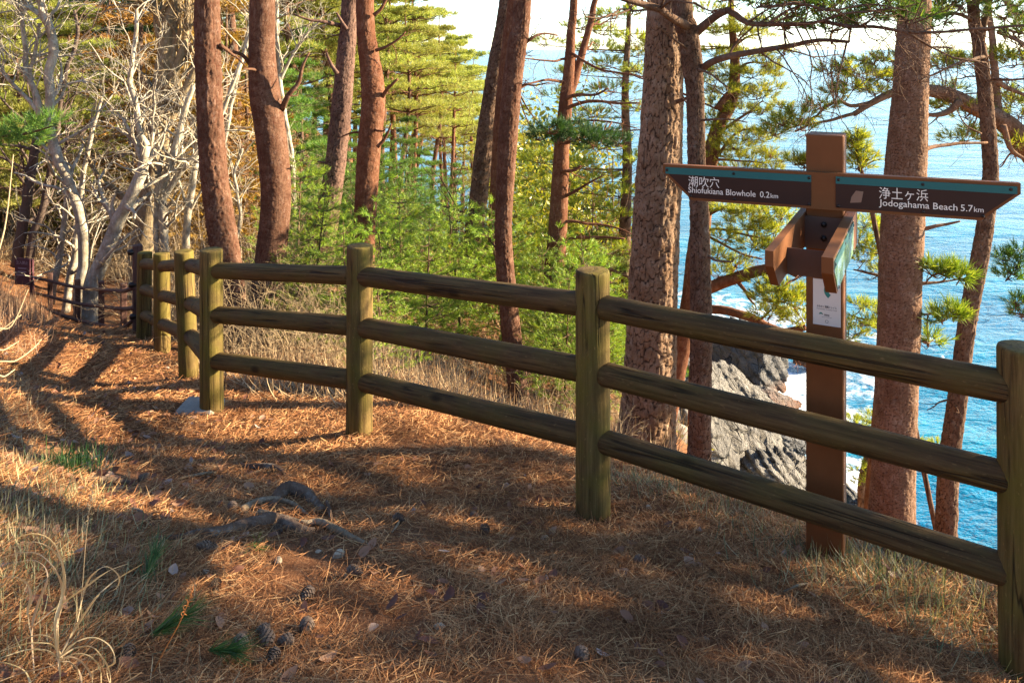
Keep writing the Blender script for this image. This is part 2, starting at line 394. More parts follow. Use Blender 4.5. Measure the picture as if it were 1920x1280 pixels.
def mat_rock(name, a, b, weed):
    m = NT(name); v = m.coords('Object'); n1 = m.noise(v, 0.5, 6, 0.6); n2 = m.noise(v, 3.5, 6, 0.7)
    vs = m.coords('Object', (1, 0.3, 2.2), (0.5, 0.7, 0.4)); n3 = m.noise(vs, 1.6, 5, 0.6, 0.8)
    c = m.mix(m.fac(n1, 0.38, 0.62), a, b); c = m.mix(m.math('MULTIPLY', m.fac(n2, 0.5, 0.75), 0.5), c, tuple(x * 0.5 for x in a))
    sep = m.n('ShaderNodeSeparateXYZ'); g = m.n('ShaderNodeNewGeometry'); m.l(g.outputs['Position'], sep.inputs[0])
    z = m.math('ADD', sep.outputs[2], m.math('MULTIPLY', n1, 2.5)); mr = m.n('ShaderNodeMapRange')
    mr.inputs[1].default_value = SEA + 1.5; mr.inputs[2].default_value = SEA + 2.6; m.l(z, mr.inputs[0])
    c = m.mix(mr.outputs[0], weed, c)
    wn = m.n('ShaderNodeVectorMath', operation='ADD'); m.l(m.coords('Object', (2.2, .45, 1.2), (0.5, 0.9, 0.4)), wn.inputs[0]); wc = m.n('ShaderNodeTexNoise'); wc.inputs['Scale'].default_value = .7; m.l(v, wc.inputs['Vector']); m.l(wc.outputs['Color'], wn.inputs[1])
    vo = m.n('ShaderNodeTexVoronoi', feature='DISTANCE_TO_EDGE'); vo.inputs['Scale'].default_value = 0.95; m.l(wn.outputs[0], vo.inputs['Vector']); ck = m.math('MAXIMUM', m.fac(vo.outputs['Distance'], 0.0, 0.03), m.fac(n1, 0.50, 0.58))
    vc = m.n('ShaderNodeTexVoronoi'); vc.inputs['Scale'].default_value = 0.95; m.l(wn.outputs[0], vc.inputs['Vector'])
    c = m.mix(0.3, c, m.mix(m.fac(vc.outputs['Color'], .2, .8), tuple(x * .7 for x in a), b)); c = m.mix(ck, tuple(x * .25 for x in a), c)
    h = m.math('ADD', m.math('ADD', m.math('MULTIPLY', n3, 1.0), m.math('MULTIPLY', n2, 0.5)), m.math('MULTIPLY', ck, .8))
    return m.done(m.bsdf(c, 0.85, m.bump(h, 1.0, 0.6), 0.25))
M['rock_tan'] = mat_rock('rock_tan', (0.125, 0.112, 0.098), (0.23, 0.205, 0.175), (0.15, 0.065, 0.03))
M['rock_grey'] = mat_rock('rock_grey', (0.085, 0.085, 0.09), (0.155, 0.14, 0.125), (0.20, 0.075, 0.025))
M['seaweed'] = mat_plain('seaweed', (0.16, 0.26, 0.03), 0.7, 0.4, 3, 0.2, 0.5)

def mat_sea():
    m = NT('sea_water'); v = m.coords('Object'); v1 = m.coords('Object', (0.45, 1.0, 1), (0, 0, R_(-20)))
    n1 = m.noise(v1, 0.55, 5, 0.62, 0.35); n2 = m.noise(v1, 2.4, 4, 0.6, 0.2); n0 = m.noise(v1, 0.09, 3, 0.5)
    h = m.math('ADD', m.math('MULTIPLY', n1, 1.0), m.math('ADD', m.math('MULTIPLY', n2, 0.28), m.math('MULTIPLY', n0, 3.0)))
    at = m.n('ShaderNodeAttribute', attribute_name='foam')
    c = m.mix(m.fac(n0, 0.35, 0.65), (0.0, 0.10, 0.20), (0.0, 0.165, 0.265))
    fn = m.noise(v, 0.75, 8, 0.72, 1.2); fm = m.math('ADD', fn, m.math('SUBTRACT', m.math('MULTIPLY', at.outputs['Fac'], 0.75), 0.5))
    f = m.fac(fm, 0.34, 0.56)
    c = m.mix(f, c, (0.82, 0.85, 0.87))
    p = m.bsdf(c, m.ramp(f, [(0, (.16, .16, .16)), (1, (.8, .8, .8))]), m.bump(h, 1.0, 0.62), 0.4)
    p.inputs['IOR'].default_value = 1.33
    return m.done(p)
M['sea'] = mat_sea()

# ------------------------------------------------------------------ terrain
TP = [W(*p) for p in [
    (600, 1280, 2.0), (960, 1280, 2.03), (1300, 1280, 2.1), (1700, 1285, 2.25), (300, 1280, 1.95), (0, 1280, 1.8),
    (1915, 1290, 2.54), (1112, 980, 3.45), (673, 818, 4.48), (396, 768, 5.2), (356, 706, 6.3), (304, 655, 7.7), (268, 632, 8.5),
    (560, 960, 3.2), (820, 1000, 2.95), (250, 830, 4.6), (450, 870, 4.1), (800, 900, 3.75), (150, 740, 5.9), (150, 650, 8.0), (120, 612, 10.5), (110, 596, 13),
    (0, 1050, 2.3), (0, 880, 3.1), (90, 870, 3.9), (0, 720, 5.0), (40, 690, 6.2), (0, 600, 7.2), (0, 530, 10), (50, 560, 11.5), (-200, 560, 8),
    (237, 622, 10.5), (192, 628, 11), (148, 613, 12), (95, 598, 13), (60, 606, 13),
    # lip beyond the fence and slope under it
    (1200, 905, 3.95), (1400, 978, 3.45), (1555, 1040, 3.1), (1700, 1082, 2.9), (1900, 1145, 2.85), (1000, 850, 4.3), (850, 800, 4.8), (760, 770, 5.1), (560, 740, 5.8), (430, 700, 6.4),
    (1210, 855, 6.3), (1310, 890, 5.8), (1672, 1022, 6.5), (1773, 1042, 7.0), (2100, 1150, 5.0),
    (975, 780, 8.0), (1030, 672, 10.5), (918, 612, 12), (872, 568, 13.2), (690, 620, 9.5), (505, 588, 9.2), (440, 655, 8.4), (600, 492, 12.5), (560, 640, 8.5),
    (800, 640, 11), (1120, 700, 12), (1240, 760, 12),
    # ravine and far headland
    (300, 500, 16), (150, 480, 18), (0, 440, 20), (0, 330, 30), (0, 190, 45), (200, 280, 40), (400, 380, 35), (300, 120, 70), (0, 40, 70),
    (480, 470, 24), (600, 470, 40), (750, 520, 25), (750, 475, 45), (660, 455, 60), (850, 500, 48), (900, 520, 40),
    (1050, 620, 22), (1050, 560, 35), (1150, 780, 18), (1200, 760, 26),
    (1300, 830, 20), (1300, 800, 30), (1250, 690, 45), (1350, 860, 36)]]
TP += [np.array(p, float) for p in [(-1.5, 0, .35), (0, 0, .05), (2, 0, -.2), (2.4, 1.4, -.25), (3.2, 1.4, -.5), (3.5, 3.2, -1.3), (-4, 0, 1.0), (-6, 3, 1.0), (-9, 6, 1.1), (-14, 10, 1.2), (-25, 14, 3), (-40, 30, 4), (0, -4, .4), (-6, -4, 1.6), (6, -4, -1.5),
    (4.5, 8, -4.6), (3, 9, -4.6), (6, 10, -7), (9, 9, -8), (8, 14, -12.5), (3, 15, -9.5), (5, 22, -15), (2.5, 24, -13.5), (14, 14, -17), (20, 20, -22), (10, 24, -19.5), (9, 34, -20.5), (14, 36, -23), (12, 48, -22), (18, 52, -24), (20, 40, -25), (40, 40, -28), (60, 20, -28), (60, 100, -28),
    (3, 60, -20), (8, 68, -24), (0, 80, -21), (-8, 100, -23), (20, 90, -27), (-20, 110, -18), (-30, 115, -10), (-60, 60, 6), (-60, 110, 8), (60, -6, -26), (30, 0, -22), (16, 2, -14), (10, 3, -8)]]
TP = np.array(TP)
def warp(x, y): return np.stack([np.arcsinh(np.asarray(x) / 2.0), np.arcsinh(np.asarray(y) / 2.0)], -1)
_C = warp(TP[:, 0], TP[:, 1])
_d = np.linalg.norm(_C[:, None] - _C[None], axis=-1)
_A = np.zeros((len(TP) + 3,) * 2); _A[:-3, :-3] = np.sqrt(_d ** 2 + 0.03 ** 2) - 0.0
_A[:len(TP), :len(TP)] += np.eye(len(TP)) * -0.02
_A[:-3, -3] = 1; _A[:-3, -2:] = _C; _A[-3, :-3] = 1; _A[-2:, :-3] = _C.T
_w = np.linalg.solve(_A, np.concatenate([TP[:, 2], [0, 0, 0]]))
def height(x, y):
    x = np.atleast_1d(np.asarray(x, float)); y = np.atleast_1d(np.asarray(y, float)); out = np.zeros(len(x))
    for s in range(0, len(x), 20000):
        c = warp(x[s:s + 20000], y[s:s + 20000]); d = np.linalg.norm(c[:, None] - _C[None], axis=-1)
        out[s:s + 20000] = np.sqrt(d ** 2 + 0.0009) @ _w[:-3] + _w[-3] + c @ _w[-2:]
    P = np.stack([x, y, np.zeros(len(x))], 1); D = np.hypot(x, y)
    out = out + 0.018 * fbm(P, 2.2, 4, 5) * np.minimum(1, .4 + D * .1) + 0.05 * np.clip((D - 6) / 6, 0, 12) * fbm(P, 0.25, 5, 9)
    return out
def hz(x, y): return float(height([x], [y])[0])

def build_terrain():
    u = np.linspace(-math.asinh(35), math.asinh(35), 520); v = np.linspace(-math.asinh(3), math.asinh(60), 440)
    U, Vv = np.meshgrid(u, v); x = 2 * np.sinh(U).ravel(); y = 2 * np.sinh(Vv).ravel()
    z = height(x, y); nx, ny = len(u), len(v)
    i = np.arange(ny - 1)[:, None] * nx + np.arange(nx - 1)[None]
    Q = np.stack([i, i + 1, i + nx + 1, i + nx], -1).reshape(-1, 4)
    rocky = np.clip((x * 1.0 - 1.5 + (-8 - z) * .35) / 3, 0, 1) * np.clip((-6.0 - z) / 4, 0, 1)
    me = mesh_np('terrain', np.stack([x, y, z], 1), Q.ravel(), np.arange(len(Q)) * 4, M['ground'], True, {'rocky': rocky})
    tag(link(bpy.data.objects.new('terrain', me)), kind='structure')
build_terrain()

# ------------------------------------------------------------------ sea
FOAM = [np.array([*W(px, py, F * (CZ - SEA) / (py - HZ))[:2], r, a]) for px, py, r, a in [
    (1500, 720, 4.5, .78), (1470, 760, 3.5, .8), (1560, 690, 5, .62), (1640, 680, 6, .56), (1620, 720, 4.5, .58), (1380, 600, 9, .62), (1450, 590, 8, .6), (1340, 580, 8, .62), (1300, 620, 6, .6),
    (1560, 780, 3.5, .75), (1600, 900, 3.2, .8), (1610, 960, 2.5, .8), (1540, 850, 3, .7), (1700, 640, 8, .45), (1740, 900, 2.2, .4), (1480, 900, 3, .9), (1400, 720, 5, .9), (1560, 620, 8, .5)]]
def build_sea():
    u = np.linspace(-math.asinh(2500), math.asinh(2500), 260); v = np.linspace(0, math.asinh(5000), 300)
    U, Vv = np.meshgrid(u, v); x = 5 * np.sinh(U).ravel() + 6; y = 10 + 5 * np.sinh(Vv).ravel()
    nx, ny = len(u), len(v); i = np.arange(ny - 1)[:, None] * nx + np.arange(nx - 1)[None]
    Q = np.stack([i, i + 1, i + nx + 1, i + nx], -1).reshape(-1, 4)
    foam = np.zeros(len(x))
    for fx, fy, r, a in FOAM: foam = np.maximum(foam, a * np.exp(-((x - fx) ** 2 + (y - fy) ** 2) / r ** 2))
    me = mesh_np('sea', np.stack([x, y, np.full(len(x), SEA)], 1), Q.ravel(), np.arange(len(Q)) * 4, M['sea'], True, {'foam': foam})
    tag(link(bpy.data.objects.new('sea', me)), kind='structure')
build_sea()

# ------------------------------------------------------------------ coastal rocks
def rock_mesh(c, rad, rot, seed, nclip=22, mat='rock_tan', rough=0.10, nu=120, nv=70):
    r = np.random.default_rng(seed); th = np.linspace(0, 2 * math.pi, nu, endpoint=False); ph = np.linspace(0.02, math.pi - 0.02, nv)
    T, Pp = np.meshgrid(th, ph); N = np.stack([np.sin(Pp) * np.cos(T), np.sin(Pp) * np.sin(T), np.cos(Pp)], -1).reshape(-1, 3)
    V = N.copy()
    for k in range(nclip):
        n = norm(r.normal(size=3)); d = r.uniform(0.55, 0.92); e = V @ n - d; V = V - np.where(e > 0, e, 0)[:, None] * n
    V = V * (1 + rough * .7 * fbm(V, 2.2, 5, seed)[:, None])
    for ax, fr, am in (((.7, -.2, .7), 4.5, .10), ((-.3, .8, .5), 3.2, .07), ((.5, .5, -.7), 7.0, .04)):
        t_ = V @ norm(np.array(ax)) * fr + .6 * vnoise(V, 1.8, seed + 40) + seed * .37; sw = t_ - np.floor(t_); V = V * (1 - am * sw ** 2)[:, None]
    # bedding steps
    st = V @ norm(np.array([.4, -.3, 1.0])); V = V + norm(N) * (0.035 * np.abs(vnoise(np.stack([st * 9, st * 0, st * 0], 1), 1, seed)))[:, None]
    V = V * np.array(rad); cz, sz = math.cos(rot[2]), math.sin(rot[2]); cx, sx = math.cos(rot[0]), math.sin(rot[0]); cy, sy = math.cos(rot[1]), math.sin(rot[1])
    Rm = np.array([[cz, -sz, 0], [sz, cz, 0], [0, 0, 1]]) @ np.array([[cy, 0, sy], [0, 1, 0], [-sy, 0, cy]]) @ np.array([[1, 0, 0], [0, cx, -sx], [0, sx, cx]])
    V = V @ Rm.T + c
    i = np.arange(nv - 1)[:, None] * nu; j = np.arange(nu)[None]; k = (j + 1) % nu
    Q = np.stack([i + j, i + nu + j, i + nu + k, i + k], -1).reshape(-1, 4)
    mb = MB(); mb.add(V, quads=Q); return mb
ROCKS = [
    (1415, 672, 51, (3.4, 3.0, 2.9), (0.1, 0.25, 0.5), 3, 'rock_grey', 'large blue-grey boulder at the water edge, orange weed along its foot'),
    (1330, 660, 53, (4.5, 3.5, 2.2), (0, 0.2, 0.2), 4, 'rock_grey', 'dark flat rock shelf left of the large blue-grey boulder'),
    (1372, 742, 45, (3.6, 2.4, 1.4), (0.3, 0.45, 0.3), 5, 'rock_tan', 'smooth sloping grey-tan slab just below the blue-grey boulder'),
    (1440, 752, 47.5, (2.6, 1.6, .9), (0.1, 0.35, 0.2), 6, 'rock_grey', 'low weed-covered rock tongue reaching into the surf'),
    (1385, 880, 35, (4.2, 3.0, 2.3), (0.35, 0.62, 0.25), 7, 'rock_tan', 'big cracked pale cliff rock seen between the lower fence rails'),
    (1290, 800, 33, (2.6, 2.6, 2.4), (0.2, 0.5, 0.1), 8, 'rock_tan', 'pale rock face seen between the two grey pine trunks'),
    (1470, 925, 33, (2.5, 2.2, 1.6), (0.3, 0.4, 0.6), 9, 'rock_tan', 'broken pale rock ledge left of the signpost foot'),
    (1450, 830, 40, (2.6, 1.6, .95), (0.1, 0.35, 0.3), 10, 'rock_grey', 'brown rock spur with green weed right of the big cracked rock'),
    (1545, 958, 33.5, (1.7, 1.3, 1.0), (0.1, 0.3, 0.5), 11, 'rock_grey', 'small dark boulder behind the foot of the signpost'),
    (1615, 962, 34, (1.1, 0.9, .8), (0.2, 0.1, 0.9), 12, 'rock_grey', 'small wave-washed boulder right of the signpost foot'),
    (1585, 925, 36, (0.9, 0.8, .6), (0.2, 0.3, 0.1), 13, 'rock_grey', 'low boulder in the foam just right of the signpost'),
    (1300, 720, 44, (3.2, 2.6, 2.0), (0.2, 0.4, 0.3), 14, 'rock_tan', 'rocky slope right behind the slim trunk near the rails'),
    (1520, 668, 54, (2.2, 1.2, .7), (0, .2, .2), 15, 'rock_grey', 'low brown reef in the surf left of the signpost'),
]
for px, py, D, rad, rot, sd, mt, lab in ROCKS:
    o = rock_mesh(W(px, py, D), rad, rot, sd, mat=mt).build('coastal_rock', M[mt])
    tag(o, lab, 'rock', 'rocks of the shore below')

# ------------------------------------------------------------------ foliage and branch generators
def perp(d):
    a = norm(np.cross(d, rng.normal(size=d.shape))); return a

def shoots(pos, dr, L, nb, blen, bw, spread=(25, 60)):
    """needle shoots: nb thin triangles round each axis"""
    N = len(pos); dr = norm(dr); L = np.broadcast_to(L, (N,))
    p = np.repeat(pos, nb, 0); d = np.repeat(dr, nb, 0); l = np.repeat(L, nb)
    u = rng.uniform(0.15, 1.0, N * nb); base = p + d * (l * u)[:, None]
    a = np.radians(rng.uniform(spread[0], spread[1], N * nb)) * (1.15 - 0.55 * u)
    rad = perp(d); bd = d * np.cos(a)[:, None] + rad * np.sin(a)[:, None]
    s = perp(bd) * (bw * rng.uniform(.7, 1.2, N * nb))[:, None] * .5
    tip = base + bd * (blen * rng.uniform(.7, 1.15, N * nb))[:, None]
    return np.stack([base - s, base + s, tip], 1).reshape(-1, 3)

def pad_points(c, rx, ry, rz, n, ax=None):
    """points of a flat foliage pad round c and the way their shoots point"""
    q = rng.normal(size=(n, 3)); q = norm(q) * rng.uniform(0.25, 1, (n, 1)) ** 0.5
    q[:, 2] = np.abs(q[:, 2]) * 1.0 - 0.35
    p = c + q * np.array([rx, ry, rz]); d = q * np.array([1, 1, .5]) + np.array([0, 0, .55]) + rng.normal(size=(n, 3)) * .25
    return p, d

def grow(out, p, d, L, r, lev, maxlev, r_, kink=0.35, grav=0.0, nch=(3, 5), shrink=0.62, steps=7, rmin=0.0015):
    """crooked bare branch with side branches; out gets (points, radii, level)"""
    pts = [np.array(p, float)]; d = norm(np.array(d, float)); st = L / steps
    for k in range(steps):
        d = norm(d + r_.normal(size=3) * kink * 0.5 + np.array([0, 0, grav]))
        pts.append(pts[-1] + d * st)
    pts = np.array(pts); rr = np.linspace(r, max(r * 0.35, rmin), len(pts)); out.append((pts, rr, lev))
    if lev < maxlev:
        for _ in range(r_.integers(nch[0], nch[1] + 1)):
            k = r_.integers(2, len(pts)); ax = norm(pts[k] - pts[k - 1]); sd = norm(np.cross(ax, r_.normal(size=3)))
            a = math.radians(r_.uniform(25, 65)); grow(out, pts[k], ax * math.cos(a) + sd * math.sin(a), L * shrink * r_.uniform(.6, 1.1), rr[k] * .62, lev + 1, maxlev, r_, kink, grav, nch, shrink, max(4, steps - 1), rmin)

def tubes(mb, polys, segs=(8, 6, 4, 3, 3), a=0.5):
    for pts, rr, lev in polys: tube(mb, pts, rr, segs[min(lev, len(segs) - 1)], cap=False, a=a)

def bark_disp(cw=0.05, ch=0.11, amp=0.012, seed=1, waist=0.03):
    def f(th, s, r):
        n = max(5, int(round(2 * math.pi * np.mean(r) / cw))); P = np.stack([np.cos(th) * 1.2, np.sin(th) * 1.2, s * 1.6], 1)
        wob = fbm(P, 2.0, 3, seed); u = th / (2 * math.pi) * n + wob * .55; v = s / ch + fbm(P + 5, 2.0, 3, seed + 9) * .8; wob2 = vnoise(P, 7, seed + 21) * .25; u = u + wob2; v = v + wob2
        e, idv = worley2(u, v, seed, n); e2, id2 = worley2(u * 2 + 3, v * 2.3 + 1, seed + 50, n * 2); deep = .55 + .45 * vnoise(P, 1.1, seed + 31); plate = np.clip(e / 0.30, 0, 1) ** .7 * deep + (1 - deep) * .8
        off = amp * (plate - .8) + amp * .6 * (idv - .5) + r * waist * fbm(P, .8, 3, seed + 3) + amp * .35 * fbm(P, 9, 3, seed + 4) + amp * .28 * (np.clip(e2 / .25, 0, 1) - .7)
        return off, np.clip(np.minimum(e, .06 + e2 * 1.2), 0, 1)
    return f

def trunk_path(pts, D, zbot=0.5, ztop=None):
    """pts [(px,py,w)] from the foot up, at depth D (number or one per point) -> points, radii"""
    Ds = np.broadcast_to(np.asarray(D, float), (len(pts),)); P = np.array([W(p[0], p[1], d) for p, d in zip(pts, Ds)])
    r = np.array([p[2] / 2 / F * d for p, d in zip(pts, Ds)])
    foot = P[0] - norm(P[1] - P[0]) * zbot; P = np.vstack([foot, P]); r = np.concatenate([[r[0] * 1.1], r])
    if ztop is not None:
        t = norm(P[-1] - P[-2]); t = norm(t * .6 + np.array([0, 0, .8])); k = (ztop - P[-1, 2]) / t[2]
        P = np.vstack([P, P[-1] + t * k * .5, P[-1] + t * k]); r = np.concatenate([r, [r[-1] * .8, r[-1] * .45]])
    return P, r

def crown_pads(mb, centre, R, n, seed, scale=1.0, nsh=34, nb=12, blen=.13, bw=.012, flat=.35):
    r = np.random.default_rng(seed)
    for k in range(n):
        a = r.uniform(0, 2 * math.pi); q = r.uniform(.25, 1) ** .6; c = np.array(centre) + np.array([math.cos(a) * R[0] * q, math.sin(a) * R[1] * q, r.uniform(-1, 1) * R[2] * (1.1 - q * .6)])
        p, d = pad_points(c, .55 * scale, .55 * scale, .16 * scale, nsh); mb.tri_soup(shoots(p, d, .14 * scale, nb, blen * scale, bw * scale))

def traced_tree(label, trunk, D, bark, seed, ztop=5.5, zbot=.5, seg=72, step=.016, cell=(.05, .11, .012), branches=(), twigs=(), stubs=0, cat='tree', name='pine_tree', pads=(), padmat='needle_near', group=None, crown=None, crownmat='needle_near', padk=1.0, bseg=10, flare=0.18):
    """a tree read off the photograph, each point at its own distance"""
    P, r = trunk_path(trunk, D, zbot, ztop); r_ = np.random.default_rng(seed)
    n = max(12, int(np.sum(np.linalg.norm(np.diff(P, axis=0), axis=1)) / step))
    X = spline(np.hstack([P, r[:, None]]), n); S, rr = X[:, :3], X[:, 3]
    hgt = np.linalg.norm(S - S[0], axis=1) - zbot; rr = rr * (1 + flare * np.exp(-np.clip(hgt, 0, 9) / .25))
    root = empty(name, P[1]); tag(root, label, cat, group)
    mb = MB(); tube(mb, S, rr, seg, True, bark_disp(*cell, seed=seed)); mb.build('trunk', M[bark], root, attr='bark')
    bmat = M[bark if bark not in ('bark_grey',) else 'bark_brown']; wood = [S]
    for b in branches:
        bm = MB(); pts, Db, w0 = b[0], b[1], b[2]; Db = np.broadcast_to(np.asarray(Db, float), (len(pts),))
        Q = np.array([W(p[0], p[1], d) for p, d in zip(pts, Db)]); m = max(10, int(np.sum(np.linalg.norm(np.diff(Q, axis=0), axis=1)) / .06)); Q = spline(Q, m)
        Q = Q + 0.012 * np.stack([vnoise(Q, 6, seed + 1), vnoise(Q, 6, seed + 2), vnoise(Q, 6, seed + 3)], 1)
        r0 = w0 / 2 / F * Db[0]; w1 = b[3] if len(b) > 3 else .25; rb = np.linspace(r0, r0 * w1, m); wood.append(Q)
        tube(bm, Q, rb, bseg, True, a=.5)
        nt_ = b[4] if len(b) > 4 else 0
        for _ in range(nt_):
            k = r_.integers(m // 4, m); ax = norm(Q[k] - Q[k - 1]); sd = norm(np.cross(ax, r_.normal(size=3)))
            o_ = []; grow(o_, Q[k], ax * .6 + sd * .8, r_.uniform(.35, .9) * (b[5] if len(b) > 5 else 1), max(.003, rb[k] * .4), 1, 3, r_, .5, b[6] if len(b) > 6 else -.02, (2, 4)); tubes(bm, o_)
        bm.build('branch', bmat, root, attr='bark')
    for _ in range(stubs):
        k = r_.integers(n // 6, n); a = r_.uniform(0, 2 * math.pi); d = np.array([math.cos(a), math.sin(a), r_.uniform(-.1, .5)])
        bm = MB(); o_ = []; grow(o_, S[k] + d * rr[k] * .8, d, r_.uniform(.12, .5), rr[k] * .13, 2, 3, r_, .3, 0, (0, 2)); tubes(bm, o_, (6, 6, 6, 4)); bm.build('branch_stub', bmat, root, attr='bark')
    wood = np.concatenate(wood); bm = MB(); used = False
    fm = MB(); hasf = False
    for q in pads:
        px, py, Dp, rx, ry = q[:5]; c = W(px, py, Dp); k = Dp / F; n_ = int(max(22, (rx * ry) * .075 * padk)); n_ = min(n_, 260)
        p, d = pad_points(c, rx * k, rx * k * .8, ry * k, n_); fm.tri_soup(shoots(p, d, .11, 24, .10, .0075)); hasf = True
        # twigs carrying the pad
        hub = c - np.array([0, 0, ry * k * .5])
        near = wood[np.argmin(np.linalg.norm(wood - hub, axis=1))]; gp = np.linalg.norm(near - hub)
        tube(bm, spline([near, (near + hub) / 2 + r_.normal(size=3) * .04 * min(gp, 1), hub], 8), np.linspace(.006 + .007 * min(gp, 1.5), .006, 8), 5, False, a=.5)
        for i in r_.choice(len(p), min(len(p), 10), False):
            mid = (hub + p[i]) / 2 + r_.normal(size=3) * .03; tube(bm, spline([hub, mid, p[i] + norm(d[i]) * .06], 5), np.linspace(.006, .002, 5), 4, False, a=.5); used = True
    if used: bm.build('twigs', bmat, root, attr='bark')
    if hasf: fm.build('foliage', M[padmat], root, smooth=False)
    if crown:
        cm = MB(); crown_pads(cm, *crown); cm.build('crown', M[crownmat], root, smooth=False)
    return root

def ground_hit(px, py):
    """where the view line through a photo pixel meets the ground"""
    D = np.linspace(1.0, 25, 600); X = (px - 960) / F * D; Z = CZ - (py - HZ) / F * D; h = height(X, D)
    k = np.argmax(Z < h); k = max(k, 1); return np.array([X[k], D[k], h[k]])

# ------------------------------------------------------------------ log fence
def lathe_post(r, h, seed, seg=40, taper=.97):
    z = np.concatenate([np.linspace(0, h - .015, 60), [h - .008, h - .002, h]]); rr = r * np.interp(z, [0, h], [1.0, taper]); rr[-3:] = rr[-4] * np.array([.985, .95, .88])
    th = np.arange(seg) / seg * 2 * math.pi; T, Z = np.meshgrid(th, z); P = np.stack([np.cos(T).ravel(), np.sin(T).ravel(), Z.ravel()], 1)
    R2 = np.repeat(rr, seg) * (1 + .025 * vnoise(P * np.array([1, 1, .5]), 1.5, seed) + .012 * vnoise(P * np.array([1, 1, .35]), 6, seed + 1)) - .0025 * (vnoise(P * np.array([5, 5, .25]), 2.2, seed + 2) > .72)
    V = np.stack([P[:, 0] * R2, P[:, 1] * R2, P[:, 2]], 1); n = len(z)
    i = np.arange(n - 1)[:, None] * seg; j = np.arange(seg)[None]; k = (j + 1) % seg
    Q = np.stack([i + j, i + k, i + seg + k, i + seg + j], -1).reshape(-1, 4); m = len(V); V = np.vstack([V, [0, 0, h + .0005], [0, 0, 0]])
    jj = np.arange(seg); kk = (jj + 1) % seg
    T3 = np.vstack([np.stack([np.full(seg, m), (n - 1) * seg + jj, (n - 1) * seg + kk], 1), np.stack([np.full(seg, m + 1), kk, jj], 1)])
    mb = MB(); mb.add(V, tris=T3, quads=Q); return mb

def align_z(d):
    return Vector(d).to_track_quat('Z', 'Y').to_euler()

FP = {  # x, y, top z, rails z at the post
    'Q': (2.93, 1.63, .66, (.52, .22, -.08)), 'R': ((1924 - 960) / F * 2.54, 2.54, .645, (.511, .218, -.08)), 'P': ((1112.5 - 960) / F * 3.45, 3.45, .64, (.49, .205, -.085)),
    'L': ((673 - 960) / F * 4.48, 4.48, .495, (.325, .04, -.265)), 'LL': ((397 - 960) / F * 5.2, 5.2, .295, (.155, -.13, -.43)),
    'a': ((356.5 - 960) / F * 6.35, 6.35, .0, (-.12, -.42, -.68)), 'b': ((304.5 - 960) / F * 7.6, 7.6, -.345, (-.47, -.75, -1.02)), 'c': ((269.5 - 960) / F * 8.4, 8.4, -.545, (-.66, -.93, -1.20))}
fence = empty('log_fence', (FP['P'][0], FP['P'][1], hz(FP['P'][0], FP['P'][1])))
tag(fence, 'round log fence with three rails, mossy green-brown, running along the path', 'fence')
fo = np.array(fence.location)
for i, k in enumerate('Q R P L LL a b c'.split()):
    x, y, zt, rz = FP[k]; zb = hz(x, y) - .25; rad = .0755 if k in 'RPQ' else .075
    o = bpy.data.objects.new('post', lathe_post(rad, zt - zb, 30 + i).mesh('post', M['post'])); link(o, fence)
    o.location = np.array([x, y, zb]) - fo; o.rotation_euler = (R_(rng.uniform(-.6, .6)), R_(2.2 if k == 'a' else rng.uniform(-.6, .6)), rng.uniform(0, 6))
ks = 'Q R P L LL a b c'.split()
for i in range(7):
    A, B = FP[ks[i]], FP[ks[i + 1]]
    for q in range(3):
        a = np.array([A[0], A[1], A[3][q]]); b = np.array([B[0], B[1], B[3][q]]); d = b - a; L = np.linalg.norm(d); d /= L
        a = a + d * .045; L -= .09
        o = bpy.data.objects.new('rail', lathe_post(.0535 + .002 * rng.normal(), L, 60 + i * 3 + q, 32, 1.0).mesh('rail', M['rail'])); link(o, fence)
        o.location = a - fo; o.rotation_euler = align_z(d)
cb = MB(); g = ground_hit(372, 772); box(cb, g + np.array([.0, .02, -.03]), .26, .24, .14, bev=.02)
tag(cb.build('footing_stone', M['concrete'], None, smooth=False), 'grey concrete footing block at the foot of the corner fence post', 'footing')

# far dark fence
ff = empty('rail_fence', W(192, 628, 11)); tag(ff, 'thin dark brown fence of square posts and rails at the far bend of the path', 'fence')
FPX = [(94, 512, 602, 13), (146, 524, 618, 12), (190, 527, 630, 11), (232, 531, 622, 10.2), (258, 459, 634, 8.9)]
for px, y0, y1, D in FPX:
    a = W(px, y1 + 8, D); b = W(px, y0, D); mb = MB(); wd = .075 if D > 9 else .10
    box(mb, (a + b) / 2, wd, wd, b[2] - a[2], np.array([[.85, -.5, 0], [.5, .85, 0], [0, 0, 1]]), .008); mb.build('post', M['far_fence'], ff, smooth=False)
RY = [((60, 517, 13.5), (94, 524, 13), (146, 536, 12), (190, 540, 11), (232, 543, 10.2), (256, 536, 8.9)), ((62, 546, 13.5), (94, 553, 13), (146, 566, 12), (190, 571, 11), (232, 576, 10.2), (256, 574, 8.9)), ((62, 574, 13.5), (94, 580, 13), (146, 596, 12), (190, 606, 11), (232, 611, 10.2), (256, 596, 8.9))]
for row in RY:
    mb = MB(); P = np.array([W(*p) for p in row]); P[:, 1] -= .06; tube(mb, spline(P, 40), .026, 8); mb.build('rail', M['far_fence'], ff)
for px, py in ((246, 473), (248, 534), (250, 593)):
    mb = MB(); c = W(px, py, 8.85); tube(mb, [c + np.array([-.03, -.02, 0]), c, c + np.array([.05, .02, 0])], [.028, .036, .02], 12); mb.build('end_cap', M['bolt'], ff)

